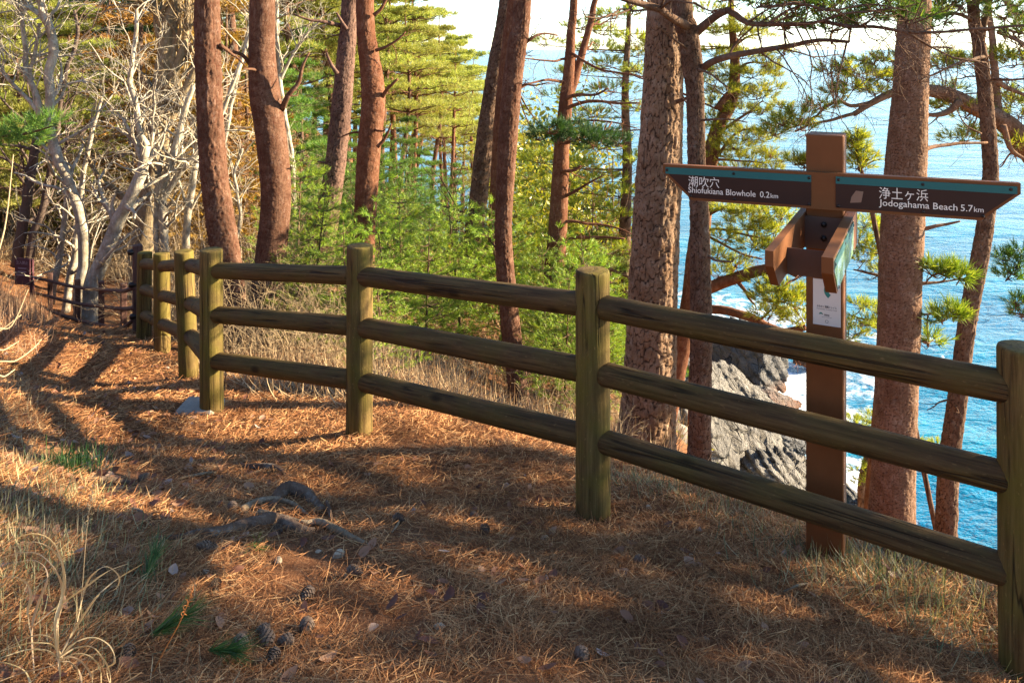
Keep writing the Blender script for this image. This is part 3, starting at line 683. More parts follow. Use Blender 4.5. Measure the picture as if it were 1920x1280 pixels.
# ------------------------------------------------------------------ signpost
SP = np.array([(1549.5 - 960) / F * 3.13, 3.13])
def frame(rot):
    c, s = math.cos(R_(rot)), math.sin(R_(rot)); U = np.array([c, -s, 0]); N = np.array([-s, -c, 0]); return U, N
def local(rot, o=(0, 0, 0)):
    U, N = frame(rot)
    return lambda V: np.array([SP[0], SP[1], 0]) + V[:, :1] * U + V[:, 1:2] * N + np.stack([V[:, 0] * 0, V[:, 0] * 0, V[:, 2]], 1) + np.array(o)
zg = hz(*SP)
sp = empty('trail_signpost', (SP[0], SP[1], zg)); tag(sp, 'brown square trail signpost with arrow boards standing behind the fence', 'signpost')
Lp = local(27); mb = MB(); ht = 1.268
def rotM(rot): U, N = frame(rot); return np.stack([U, N, np.array([0, 0, 1])], 1)
box(mb, (SP[0], SP[1], (zg - .3 + ht) / 2), .136, .136, ht - zg + .3, rotM(27), .004); mb.build('post', M['sign_brown'], sp, smooth=False)
def u_of_px(px, rot, v):
    U, N = frame(rot); k = (px - 960) / F; b = np.array([SP[0], SP[1]]) + v * N[:2]; return (k * b[1] - b[0]) / (U[0] - k * U[1])
RA = 22.0; VF = .105; La = local(RA); z1, z0 = 1.128, .988
uL, uR = u_of_px(1243, RA, VF), u_of_px(1914, RA, VF)
arm = MB(); b_ = .004
poly = [(uL + .118, z0), (uR - .122, z0), (uR, z0 + .103), (uR, z1), (uL, z1), (uL, z0 + .108)]
prism(arm, poly, .070, VF, La); arm.build('arrow_board', M['sign_brown'], sp, smooth=False)
board = sp.children[-1]
def panel(u0, u1, sgn):
    e = .011; mb = MB()
    if sgn < 0: pl = [(u0 + .118 + .004, z0 + e), (u1, z0 + e), (u1, z1 - e), (u0 + e, z1 - e), (u0 + e, z0 + .108 + .004)]
    else: pl = [(u0, z0 + e), (u1 - .122 - .004, z0 + e), (u1 - e, z0 + .103 + .004), (u1 - e, z1 - e), (u0, z1 - e)]
    prism(mb, pl, VF - .001, VF + .003, La); o = mb.build('name_panel', M['sign_panel'], sp, smooth=False)
    mb = MB(); a, b = (u0 + e, u1) if sgn < 0 else (u0, u1 - e); prism(mb, [(a, z1 - e - .027), (b, z1 - e - .027), (b, z1 - e), (a, z1 - e)], VF + .002, VF + .0045, La)
    mb.build('teal_stripe', M['sign_teal'], o, smooth=False); return o
def reparent_fix(o):  # children of a panel are stored relative to the signpost: the panel itself sits at its origin
    pass
uc1, uc2 = u_of_px(1521, RA, VF), u_of_px(1567, RA, VF)
_sploc = np.array(sp.location)
_build = MB.build
def build_sub(mb, name, mat, part):
    mb.V = [v - _sploc for v in mb.V]; o = bpy.data.objects.new(name, mb.mesh(name, mat, False)); return link(o, part)
MB.sub = build_sub
def panel2(u0, u1, sgn):
    e = .011; mb = MB()
    if sgn < 0: pl = [(u0 + .118 + .004, z0 + e), (u1, z0 + e), (u1, z1 - e), (u0 + e, z1 - e), (u0 + e, z0 + .108 + .004)]
    else: pl = [(u0, z0 + e), (u1 - .122 - .004, z0 + e), (u1 - e, z0 + .103 + .004), (u1 - e, z1 - e), (u0, z1 - e)]
    prism(mb, pl, VF - .001, VF + .003, La); o = mb.build('name_panel', M['sign_panel'], sp, smooth=False)
    a, b = (u0 + e, u1) if sgn < 0 else (u0, u1 - e); mb = MB(); prism(mb, [(a, z1 - e - .027), (b, z1 - e - .027), (b, z1 - e), (a, z1 - e)], VF + .002, VF + .0045, La)
    mb.sub('stripe', M['sign_teal'], o); return o
pL = panel2(uL, uc1, -1); pR = panel2(uc2, uR, 1)

def text_mesh(s, bold=0.0):
    c = bpy.data.curves.new('t', 'FONT'); c.body = s; c.size = 1; c.extrude = 0.0; c.offset = bold; c.resolution_u = 3
    o = bpy.data.objects.new('t', c); SC.collection.objects.link(o); bpy.context.view_layer.update()
    me = bpy.data.meshes.new_from_object(o.evaluated_get(bpy.context.evaluated_depsgraph_get()))
    V = np.zeros(len(me.vertices) * 3); me.vertices.foreach_get('co', V); V = V.reshape(-1, 3)
    polys = [list(p.vertices) for p in me.polygons]; bpy.data.objects.remove(o); bpy.data.meshes.remove(me); bpy.data.curves.remove(c)
    return V, polys
def text_on(parts, name, mat, parent, rot, v, sub=True, loc=None):
    """parts: [(string, u, z baseline, height or size, width)]; letters as thin raised sheets"""
    loops = []; starts = []; VV = []; n = 0; Lx = local(rot) if loc is None else loc
    for s, u, z, size, width, bold in parts:
        V, polys = text_mesh(s, bold)
        x0, x1 = V[:, 0].min(), V[:, 0].max(); kx = width / (x1 - x0) if width else size
        Q = np.stack([u + (V[:, 0] - x0) * kx, np.full(len(V), v), z + V[:, 1] * size], 1); VV.append(Lx(Q))
        for p in polys: starts.append(len(loops)); loops += [i + n for i in p]
        n += len(V)
    V = np.concatenate(VV) - _sploc; o = bpy.data.objects.new(name, mesh_np(name, V, loops, starts, mat, False)); return link(o, parent)
uA = u_of_px(1291, RA, VF); uAe = u_of_px(1349, RA, VF); uAk = u_of_px(1424, RA, VF); uAn = u_of_px(1459, RA, VF)
uB = u_of_px(1648, RA, VF); uBe = u_of_px(1740, RA, VF); uBk = u_of_px(1822, RA, VF)
text_on([('潮吹穴', uA, z1 - .080, .046, uAe - uA, .0), ('Shiofukiana Blowhole', uA, z1 - .1085, .0335, u_of_px(1417, RA, VF) - uA, .005), ('0.2', u_of_px(1425, RA, VF), z1 - .1085, .0335, u_of_px(1443, RA, VF) - u_of_px(1425, RA, VF), .005), ('km', u_of_px(1445, RA, VF), z1 - .1085, .026, uAn - u_of_px(1445, RA, VF), .004)], 'lettering', M['sign_letters'], pL, RA, VF + .0042)
text_on([('浄土ヶ浜', uB, z1 - .080, .047, uBe - uB, .0), ('Jodogahama Beach', uB, z1 - .1095, .0335, u_of_px(1795, RA, VF) - uB, .005), ('5.7', u_of_px(1801, RA, VF), z1 - .1095, .0335, u_of_px(1824, RA, VF) - u_of_px(1801, RA, VF), .005), ('km', u_of_px(1826, RA, VF), z1 - .1095, .026, u_of_px(1844, RA, VF) - u_of_px(1826, RA, VF), .004)], 'lettering', M['sign_letters'], pR, RA, VF + .0042)
def bolt(u, z, v, Lx, parent, r=.006):
    mb = MB(); P = Lx(np.array([[u, v - .003, z], [u, v + .001, z], [u, v + .0035, z]])); tube(mb, P, [r, r, r * .6], 10); mb.build('bolt', M['bolt'], parent)
for px, dz in ((1251, .022), (1376, .022), (1517, .022), (1295, .122), (1377, .123), (1517, .123)): bolt(u_of_px(px, RA, VF), z1 - dz, VF + .004, La, sp)
for px, dz in ((1572, .022), (1730, .022), (1895, .022), (1572, .122), (1731, .123), (1843, .123)): bolt(u_of_px(px, RA, VF), z1 - dz, VF + .004, La, sp)
# worn patch left by a sticker
mb = MB(); us = u_of_px(1594, RA, VF); prism(mb, [(us, z1 - .107), (us + .038, z1 - .103), (us + .046, z1 - .062), (us + .02, z1 - .060), (us + .004, z1 - .085)], VF + .002, VF + .0036, La)
mb.sub('sticker_residue', mat_plain('residue', (0.22, 0.13, 0.085), 0.6), pR)
# the two boards that point down the path towards the viewer, and the sheet between them
RB = 28.0; Lb = local(RB); y1, y0_ = .966, .832; VE = .755
def side_board(u, th):
    mb = MB(); pl = [(-.085, y0_), (VE - .10, y0_), (VE, y0_ + .085), (VE, y1), (-.085, y1)]
    prism(mb, pl, u - th / 2, u + th / 2, lambda V: Lb(np.stack([V[:, 1], V[:, 0], V[:, 2]], 1))); return mb
for u in (-.083, .088):
    o = side_board(u, .034 if u > 0 else .026).build('arrow_board', M['sign_brown'], sp, smooth=False)
    for kk, sg in ((u + .0175, 1),):
        if u > 0:
            q = lambda V: Lb(np.stack([V[:, 1], V[:, 0], V[:, 2]], 1))
            mb = MB(); pl = [(.12, y0_ + .01), (VE - .105, y0_ + .01), (VE - .011, y0_ + .088), (VE - .011, y1 - .010), (.12, y1 - .010)]; prism(mb, pl, kk - .001, kk + .003, q)
            pm = NT('picture_panel'); v = pm.coords('Object'); c = pm.ramp(pm.noise(v, 9, 3, .5, .6), [(.3, (.05, .10, .05)), (.48, (.25, .38, .16)), (.6, (.35, .52, .62)), (.75, (.7, .78, .8))]); mt = pm.done(pm.bsdf(c, .2, None, .5))
            po = mb.build('picture_panel', mt, sp, smooth=False)
            mb = MB(); prism(mb, [(.12, y1 - .036), (VE - .011, y1 - .036), (VE - .011, y1 - .010), (.12, y1 - .010)], kk + .002, kk + .0042, q); mb.sub('stripe', M['sign_teal'], po)
            for vv, zz in ((.13, y1 - .022), (.44, y1 - .022), (VE - .02, y1 - .022), (VE - .115, y0_ + .018), (.44, y0_ + .018), (.13, y0_ + .018)):
                mb = MB(); tube(mb, q(np.array([[vv, kk, zz], [vv, kk + .004, zz], [vv, kk + .0065, zz]])), [.006, .006, .0035], 8); mb.build('bolt', M['bolt'], sp)
mb = MB(); prism(mb, [(-.0708, y0_ - .002), (.0708, y0_ - .002), (.0708, y1 - .045), (-.0708, y1 - .045)], .49, .494, Lb)
mb.build('bracket_sheet', M['sign_bracket'], sp, smooth=False); mb = MB(); prism(mb, [(-.0708, y0_ - .002), (.0708, y0_ - .002), (.0708, y1 - .012), (-.0708, y1 - .012)], .0745, .0785, Lb); mb.build('bracket_sheet', M['sign_bracket'], sp, smooth=False)
for u, z in ((.0, y1 - .04), (.0, y0_ + .04)):
    mb = MB(); tube(mb, Lb(np.array([[u, .075, z], [u, .086, z], [u, .090, z]])), [.011, .011, .007], 12); mb.build('bolt', M['bolt'], sp)
# white plate with the trail mark
Lc = local(27); vp = .068; zt, zb = .712, .536
pw0, pw1 = u_of_px(1524.5, 27, vp), u_of_px(1576.5, 27, vp)
mb = MB(); prism(mb, [(pw0, zb), (pw1, zb), (pw1, zt), (pw0, zt)], vp - .001, vp + .002, Lc); pt = mb.build('info_plate', M['plate'], sp, smooth=False)
pc = (pw0 + pw1) / 2; pw = pw1 - pw0
def arc_strip(mb, cu, cz, r, w_, a0, a1, v):
    t = np.radians(np.linspace(a0, a1, 14)); Vi = np.stack([cu + (r - w_ / 2) * np.cos(t), t * 0 + v, cz + (r - w_ / 2) * np.sin(t)], 1); Vo = np.stack([cu + (r + w_ / 2) * np.cos(t), t * 0 + v, cz + (r + w_ / 2) * np.sin(t)], 1)
    k = np.arange(13); mb.add(Lc(np.vstack([Vi, Vo])), quads=np.stack([k, k + 1, k + 15, k + 14], 1))
mb = MB(); arc_strip(mb, pc + .026, zt - .040, .028, .016, 125, 235, vp + .0026); arc_strip(mb, pc + .024, zt + .006, .030, .014, 195, 235, vp + .0026)
arc_strip(mb, pc - .021, zb + .0415, .0045, .005, 0, 180, vp + .0026); mb.sub('trail_mark', M['logo_teal'], pt)
o = text_on([('みちのく潮風トレイル', pc - pw * .36, zb + .068, .0105, pw * .72, .01), ('Michinoku Coastal Trail', pc - pw * .36, zb + .060, .0062, pw * .72, .0), ('環境省', pc - .010, zb + .037, .0085, pw * .2, .01), ('Ministry of the Environment', pc - pw * .18, zb + .031, .004, pw * .36, 0)], 'lettering', M['ink'], pt, 27, vp + .0026, loc=Lc)
mb = MB(); arc_strip(mb, pc, zb + .016, .0055, .0012, 0, 360, vp + .0026); mb.sub('badge', M['ink'], pt)

# maroon warning sign at the far bend
ws = empty('warning_sign', W(58, 606, 13)); tag(ws, 'small maroon warning board with pale writing beside the dark far fence', 'sign')
mb = MB(); a, b = W(60, 612, 13), W(60, 486, 13); box(mb, (a + b) / 2, .05, .05, b[2] - a[2], None, .005); mb.build('post', M['warn_maroon'], ws, smooth=False)
c = W(42.5, 509, 12.97); mb = MB(); box(mb, c, .30, .02, .43, np.array([[.97, .24, 0], [-.24, .97, 0], [0, 0, 1]]), .004); bd = mb.build('board', M['warn_maroon'], ws, smooth=False)
_sploc = np.array(ws.location)
lw = lambda V: c + V[:, :1] * np.array([.97, -.24, 0]) + V[:, 1:2] * np.array([-.24, -.97, 0]) + np.stack([V[:, 0] * 0, V[:, 0] * 0, V[:, 2]], 1)
text_on([('立入禁止', -.115, .125, .06, .23, .02)], 'lettering', M['warn_text'], bd, 0, .0125, loc=lw)
mb = MB()
for k, (n_, wd) in enumerate(((9, .17), (9, .17), (11, .23))):
    for i in range(n_):
        x = -wd / 2 + wd * (i + .5) / n_; box(mb, lw(np.array([[x, .012, .055 - k * .055]]))[0], wd / n_ * .62, .002, .024)
mb.sub('small_lettering', M['warn_text'], bd)

# ------------------------------------------------------------------ trees traced one by one
# each trunk: [(px, py, width)] from the foot up
NEAR = 'pines growing just beyond the fence'
traced_tree('reddish brown straight pine right behind the corner post of the log fence', [(446, 652, 62), (437, 600, 54), (426, 500, 52), (411, 400, 50), (399, 300, 48), (391, 150, 46), (388, 0, 45)], 8.4, 'bark_red', 101, 8, branches=[([(412, 85), (440, 105), (462, 128)], [8.35, 8.6, 8.8], 8)], cell=(.022, .085, .016), stubs=2, group=NEAR)
traced_tree('red barked pine with a curved trunk and a pale broken stub, behind the fence', [(500, 592, 60), (508, 480, 56), (516, 400, 55), (516, 330, 56), (506, 240, 56), (496, 175, 56), (491, 100, 48), (492, 0, 45)], 9.0, 'bark_red', 102, 8,
    branches=[([(476, 130), (455, 105), (425, 92), (412, 82)], [9, 8.9, 8.8, 8.7], 9, .3), ([(528, 205), (540, 180), (560, 155), (568, 125), (580, 98)], [9, 8.9, 8.9, 8.9, 8.9], 12, .3, 3, .4)], cell=(.024, .05, .006), stubs=2, group=NEAR)
traced_tree('dark leaning pine with a thick foot, between two redder pines', [(585, 505, 64), (603, 450, 52), (618, 380, 42), (630, 300, 38), (640, 200, 37), (648, 110, 34), (656, 0, 30)], 11.5, 'bark_dark', 103, 8,
    branches=[([(640, 48), (615, 42), (585, 38), (552, 28)], [11.5, 11.3, 11.2, 11.1], 9, .35, 3, .5), ([(632, 138), (620, 120), (612, 98)], 11.3, 9, .4), ([(650, 55), (640, 38), (632, 25)], 11.3, 8, .5)], cell=(.05, .09, .010), stubs=3, group=NEAR)
traced_tree('straight red pine rising behind the second fence post from the corner', [(686, 600, 46), (682, 520, 43), (682, 460, 42), (686, 380, 42), (692, 280, 43), (700, 200, 44), (698, 150, 42), (690, 90, 37), (684, 0, 33)], 9.4, 'bark_redder', 104, 8,
    branches=[([(710, 190), (722, 172), (735, 158), (745, 148)], [9.4, 9.3, 9.2, 9.2], 9, .45), ([(706, 275), (718, 262), (728, 245), (735, 232)], 9.2, 8, .4), ([(703, 95), (725, 88), (748, 72), (760, 60)], 9.3, 7, .4, 2, .4), ([(700, 28), (715, 15), (728, -6)], 9.3, 8, .6)], cell=(.026, .05, .007), stubs=3, group=NEAR)
traced_tree('dark pine trunk leaning right, left of the pair of thin red trunks', [(866, 572, 36), (878, 500, 35), (891, 420, 35), (905, 300, 34), (918, 200, 33), (932, 110, 31), (950, 0, 28)], 12.5, 'bark_brown', 105, 8, cell=(.05, .09, .009), stubs=3, group=NEAR)
traced_tree('thin bright red pine trunk mostly hidden behind a brown one', [(912, 622, 30), (922, 540, 29), (928, 460, 28), (935, 320, 30), (945, 180, 30), (958, 60, 28), (966, -10, 26)], 12.0, 'bark_redder', 106, 8, cell=(.05, .08, .006), stubs=1, group=NEAR)
traced_tree('brown pine with a slight S-bend, its foot between the middle fence rails', [(978, 785, 40), (968, 700, 36), (956, 600, 35), (947, 500, 33), (944, 420, 32), (950, 300, 35), (958, 180, 37), (970, 80, 36), (980, 0, 33)], 8.2, 'bark_red', 107, 8,
    branches=[([(975, 90), (1000, 70), (1020, 62), (1045, 66)], [8.2, 8.2, 8.3, 8.4], 7, .4, 3, .5), ([(965, 170), (985, 158), (1005, 160), (1030, 155)], 8.2, 6, .3, 3, .5)], cell=(.03, .06, .009), stubs=3, group=NEAR)
traced_tree('forked red-brown pine spreading long bare branches to the right, left of the thick grey trunk', [(1020, 670, 42), (1030, 580, 40), (1040, 500, 37), (1046, 420, 34), (1050, 340, 31), (1054, 260, 27), (1060, 200, 25), (1067, 130, 20), (1071, 60, 16), (1076, 0, 14)], 10.6, 'bark_redder', 108, 5.5, seg=56,
    branches=[([(1062, 190), (1080, 140), (1095, 90), (1108, 40), (1118, -10)], [10.6, 10.7, 10.8, 10.8, 10.8], 18, .6, 4, .7),
              ([(1056, 272), (1075, 262), (1100, 258), (1140, 248), (1185, 245), (1215, 246)], [10.6, 10.5, 10.4, 10.3, 10.2, 10.2], 7, .3, 5, .8),
              ([(1058, 205), (1085, 195), (1120, 190), (1160, 194), (1200, 193)], [10.6, 10.5, 10.4, 10.3, 10.2], 8, .4, 5, .8),
              ([(1055, 190), (1075, 180), (1115, 178), (1140, 165)], [10.6, 10.4, 10.2, 10.1], 8, .4, 3, .6),
              ([(1060, 110), (1040, 115), (1010, 112), (975, 108)], [10.6, 10.4, 10.3, 10.2], 5, .4, 4, .8),
              ([(1064, 95), (1095, 115), (1130, 130), (1180, 140), (1212, 150)], [10.6, 10.4, 10.2, 10.0, 9.9], 6, .4, 6, .9),
              ([(1058, 155), (1030, 150), (1000, 155), (970, 170)], [10.6, 10.4, 10.2, 10], 6, .4, 4, .7),
              ([(1054, 232), (1075, 228), (1110, 227), (1150, 230), (1195, 240)], [10.6, 10.3, 10.1, 10, 9.9], 6, .3, 4, .7),
              ([(1052, 322), (1075, 318), (1090, 310)], 10.5, 8, .5, 2, .6), ([(1048, 372), (1070, 362), (1100, 345), (1130, 330)], [10.6, 10.5, 10.4, 10.3], 8, .3, 4, .7),
              ([(1046, 412), (1075, 416), (1120, 420), (1160, 428), (1188, 440)], [10.6, 10.5, 10.5, 10.4, 10.3], 7, .3, 4, .7), ([(1044, 452), (1080, 447), (1130, 445), (1170, 447)], [10.6, 10.5, 10.3, 10.2], 7, .5, 2, .5),
              ([(1046, 510), (1075, 500), (1110, 495), (1150, 508), (1185, 522)], [10.6, 10.5, 10.4, 10.3, 10.2], 9, .4, 4, .7)], cell=(.04, .07, .006), stubs=2, group=NEAR,
    pads=[(1030, 246, 9.5, 34, 10), (1068, 240, 9.9, 30, 8), (1085, 256, 9.5, 40, 11), (1128, 256, 9.8, 34, 9), (1160, 268, 10.0, 26, 8), (1008, 258, 9.8, 22, 9), (1112, 272, 9.4, 30, 8), (1050, 268, 9.9, 28, 7)], padmat='needle_dark', padk=1.5)
traced_tree('thick grey pine with deeply plated bark, left of the arrow boards', [(1208, 858, 102), (1214, 780, 97), (1219, 690, 95), (1222, 600, 93), (1226, 500, 90), (1230, 420, 88), (1236, 320, 84), (1241, 220, 78), (1245, 120, 72), (1248, 40, 70), (1250, -20, 68)], 6.3, 'bark_grey', 109, 8, seg=120, step=.011, cell=(.034, .10, .014), stubs=1, group=NEAR)
traced_tree('slim rough-barked pine in front of the thick grey one, forking under the top edge', [(1310, 895, 42), (1312, 800, 40), (1314, 700, 40), (1315, 600, 40), (1313, 500, 38), (1311, 400, 36), (1307, 320, 33), (1305, 240, 32), (1303, 170, 33), (1297, 110, 38), (1288, 50, 38), (1278, -10, 36)], 5.85, 'bark_brown', 110, 6.5, seg=72, step=.012, cell=(.024, .05, .009), stubs=4, group=NEAR,
    branches=[([(1306, 62), (1320, 50), (1345, 28), (1362, 18)], [5.85, 5.8, 5.75, 5.7], 18, .7), ([(1362, 18), (1380, 28), (1400, 42), (1440, 46), (1490, 48), (1520, 44)], [5.7, 5.6, 5.5, 5.4, 5.3, 5.2], 13, .5, 10, .9),
              ([(1312, 128), (1330, 118), (1380, 104), (1430, 94), (1480, 88), (1540, 76), (1590, 78)], [5.85, 5.75, 5.6, 5.5, 5.4, 5.3, 5.2], 15, .35, 9, .8, -.08),
              ([(1540, 40), (1590, 50), (1640, 52), (1700, 60), (1780, 58), (1850, 52), (1930, 48)], [5.2, 5.1, 5, 4.9, 4.8, 4.7, 4.6], 8, .5, 14, .9, .0),
              ([(1290, 50), (1262, 36), (1235, 20), (1190, 4), (1150, -8)], [5.8, 5.6, 5.5, 5.4, 5.3], 18, .5, 6, .9),
              ([(1312, 225), (1335, 226), (1370, 226), (1402, 228)], [5.8, 5.7, 5.6, 5.5], 5, .4, 1, .3), ([(1328, 480), (1345, 488), (1375, 491)], 5.75, 6, .5, 1, .3), ([(1310, 130), (1335, 140), (1350, 152), (1370, 165)], 5.7, 5, .4, 4, .6),
              ([(1440, 15), (1500, 8), (1560, 20), (1640, 10), (1700, 22)], [5.3, 5.2, 5.1, 5, 4.9], 6, .4, 10, .8), ([(1585, 80), (1580, 110), (1572, 150), (1568, 190), (1578, 222)], [5.2, 5.2, 5.15, 5.15, 5.1], 4, .4, 5, .6, -.1),
              ([(1440, 46), (1480, 20), (1530, 4), (1580, -8)], [5.4, 5.3, 5.3, 5.2], 6, .4, 8, .8), ([(1520, 44), (1580, 28), (1650, 22), (1720, 8)], [5.2, 5.1, 5.0, 5.0], 6, .4, 8, .8), ([(1700, 60), (1740, 85), (1790, 110), (1850, 120)], [5, 5, 4.9, 4.9], 5, .4, 8, .8)],
    pads=[(1425, 8, 5.4, 46, 12), (1490, 22, 5.4, 44, 12), (1545, 14, 5.3, 44, 10), (1600, 32, 5.3, 38, 10), (1655, 18, 5.2, 40, 11), (1370, -6, 5.6, 40, 10), (1700, 36, 5.1, 30, 8), (1470, 52, 5.5, 34, 8), (1560, 55, 5.4, 30, 7)], padmat='needle_green', padk=.5)
traced_tree('tall pink-brown pine right of the signpost, its foot below the lip of the slope', [(1670, 1025, 80), (1674, 920, 76), (1678, 800, 75), (1684, 650, 74), (1688, 520, 75), (1693, 400, 74), (1699, 300, 71), (1705, 200, 64), (1710, 100, 60), (1714, 0, 57)], 6.6, 'bark_pink', 111, 8, seg=110, step=.011, cell=(.026, .03, .006), stubs=1, group=NEAR,
    branches=[([(1722, 432), (1745, 426), (1775, 422), (1800, 416)], [6.6, 6.5, 6.5, 6.4], 9, .35), ([(1725, 530), (1750, 528), (1785, 527)], 6.6, 7, .4), ([(1732, 280), (1750, 274), (1800, 270), (1850, 268)], [6.6, 6.7, 6.8, 6.9], 9, .5), ([(1730, 95), (1750, 90), (1790, 90)], 6.6, 6, .4, 2, .4), ([(1722, 588), (1738, 588), (1755, 586)], 6.6, 5, .4)],
    pads=[(1748, 512, 6.5, 20, 10), (1775, 515, 6.5, 18, 8), (1800, 520, 6.45, 14, 7), (1765, 600, 6.5, 24, 7), (1790, 592, 6.5, 15, 6), (1742, 640, 6.6, 16, 7)], padk=.45, padmat='needle_bright')
traced_tree('slender dark pine with a bent trunk near the right-hand end post', [(1772, 1045, 34), (1775, 960, 36), (1777, 900, 36), (1785, 820, 35), (1796, 740, 33), (1806, 660, 31), (1818, 580, 31), (1834, 500, 30), (1846, 430, 29), (1856, 350, 27), (1856, 290, 26), (1850, 210, 25), (1842, 130, 24), (1832, 60, 22), (1824, 0, 20)], 7.0, 'bark_brown', 112, 6.5, seg=60, cell=(.022, .05, .009), stubs=7, group=NEAR,
    branches=[([(1838, 75), (1846, 40), (1852, 10), (1858, -20)], 7, 14, .7, 6, .8), ([(1852, 105), (1825, 112), (1790, 122), (1745, 142), (1722, 155)], [7, 6.8, 6.6, 6.5, 6.4], 7, .3, 3, .7), ([(1858, 150), (1885, 152), (1925, 148)], [7, 6.8, 6.7], 6, .6, 2, .5), ([(1840, 250), (1810, 232), (1790, 195)], 6.9, 4, .4, 2, .4), ([(1828, 40), (1790, 25), (1750, 30), (1725, 18)], [7, 6.9, 6.8, 6.8], 8, .4, 6, .7), ([(1836, 60), (1870, 50), (1910, 62), (1940, 60)], [7, 6.9, 6.8, 6.8], 7, .4, 5, .7)],
    pads=[(1760, 18, 6.9, 34, 10), (1800, 8, 6.9, 34, 10), (1745, 45, 6.8, 26, 8), (1885, 28, 6.8, 34, 10), (1910, 66, 6.8, 26, 8), (1840, -5, 6.9, 30, 9)], padmat='needle_green', padk=.6)

# pines lower down the cliff whose crowns show against the sea
LOW = 'pines on the cliff below the signpost'
traced_tree('sunlit cliff pine whose layered crown fills the gap right of the two grey trunks', [(1312, 700, 34), (1314, 560, 32), (1318, 420, 30), (1332, 300, 28), (1345, 240, 24), (1372, 190, 22), (1378, 120, 18), (1372, 40, 12)], 13.5, 'bark_redder', 121, 3.2, seg=24, step=.05, zbot=4, cell=(.06, .1, .006), group=LOW,
    branches=[([(1345, 205), (1365, 180), (1385, 162)], 13.4, 16, .7), ([(1340, 300), (1380, 250), (1420, 240)], 13.3, 7, .4), ([(1345, 250), (1390, 220), (1430, 190)], 13.4, 7, .4), ([(1372, 140), (1400, 120), (1440, 118)], 13.4, 6, .4), ([(1372, 90), (1400, 70), (1430, 62)], 13.4, 6, .4), ([(1340, 300), (1370, 300), (1440, 305)], 13.3, 6, .4)],
    pads=[(1345, 60, 13.4, 40, 14), (1385, 62, 13.3, 50, 12), (1425, 70, 13.2, 30, 8), (1340, 100, 13.6, 40, 12), (1390, 105, 13.4, 50, 12), (1435, 120, 13.2, 26, 8), (1360, 135, 13.5, 45, 14), (1410, 140, 13.3, 50, 14), (1448, 132, 13.2, 16, 7),
          (1370, 172, 13.2, 45, 14), (1420, 180, 13.3, 38, 13), (1345, 195, 13.6, 35, 12), (1395, 208, 13.3, 40, 12), (1430, 210, 13.2, 22, 8), (1350, 240, 13.5, 40, 13), (1395, 255, 13.2, 50, 14), (1432, 262, 13.2, 26, 8), (1360, 290, 13.4, 45, 12), (1410, 298, 13.3, 45, 12), (1445, 290, 13.1, 20, 8), (1385, 318, 13.3, 50, 10), (1452, 318, 13.2, 22, 7), (1335, 155, 13.5, 40, 12), (1440, 165, 13.2, 34, 10), (1465, 200, 13.2, 20, 7), (1460, 235, 13.2, 24, 8), (1330, 220, 13.6, 34, 12), (1335, 270, 13.5, 40, 12), (1380, 275, 13.2, 46, 12), (1465, 300, 13.2, 22, 7), (1410, 40, 13.3, 44, 10), (1330, 20, 13.5, 50, 12), (1470, 100, 13.3, 24, 7), (1240, 80, 14, 50, 14), (1185, 100, 14, 50, 12), (1130, 60, 14, 40, 12), (1200, 140, 14, 40, 10), (1140, 120, 14, 40, 10)], padk=1.5)
traced_tree('cliff pine left of the thick grey trunk, its yellow-green sprays filling the gap beside it', [(1165, 720, 26), (1170, 560, 24), (1172, 420, 22), (1176, 300, 18), (1172, 180, 14), (1178, 60, 10)], 13.0, 'bark_brown', 128, 3, seg=20, step=.05, zbot=4, cell=(.05, .08, .005), group=LOW,
    pads=[(1010, 300, 13.4, 40, 12), (1080, 308, 13.2, 46, 12), (1130, 335, 13, 46, 12), (1165, 365, 12.8, 38, 12), (1095, 385, 13.2, 48, 13), (1160, 405, 12.9, 40, 12), (1120, 455, 13, 50, 13), (1180, 470, 12.8, 34, 12), (1185, 300, 12.8, 30, 10), (1085, 135, 13.3, 44, 12), (1120, 92, 13.2, 46, 12), (1180, 72, 12.8, 36, 10), (1150, 168, 13, 44, 12), (1195, 205, 12.7, 26, 9), (1110, 215, 13.2, 46, 10), (1150, 30, 13, 46, 12), (1090, 50, 13.3, 40, 10), (1050, 350, 13.4, 44, 12), (1040, 430, 13.4, 40, 12), (1100, 510, 13.1, 46, 13), (1170, 540, 12.8, 34, 12), (1050, 180, 13.4, 36, 10), (1195, 130, 12.7, 24, 9), (1130, 275, 13, 44, 10), (1060, 500, 13.3, 44, 12), (1200, 20, 12.8, 26, 9), (1020, 80, 13.5, 34, 9)], padk=1.3)
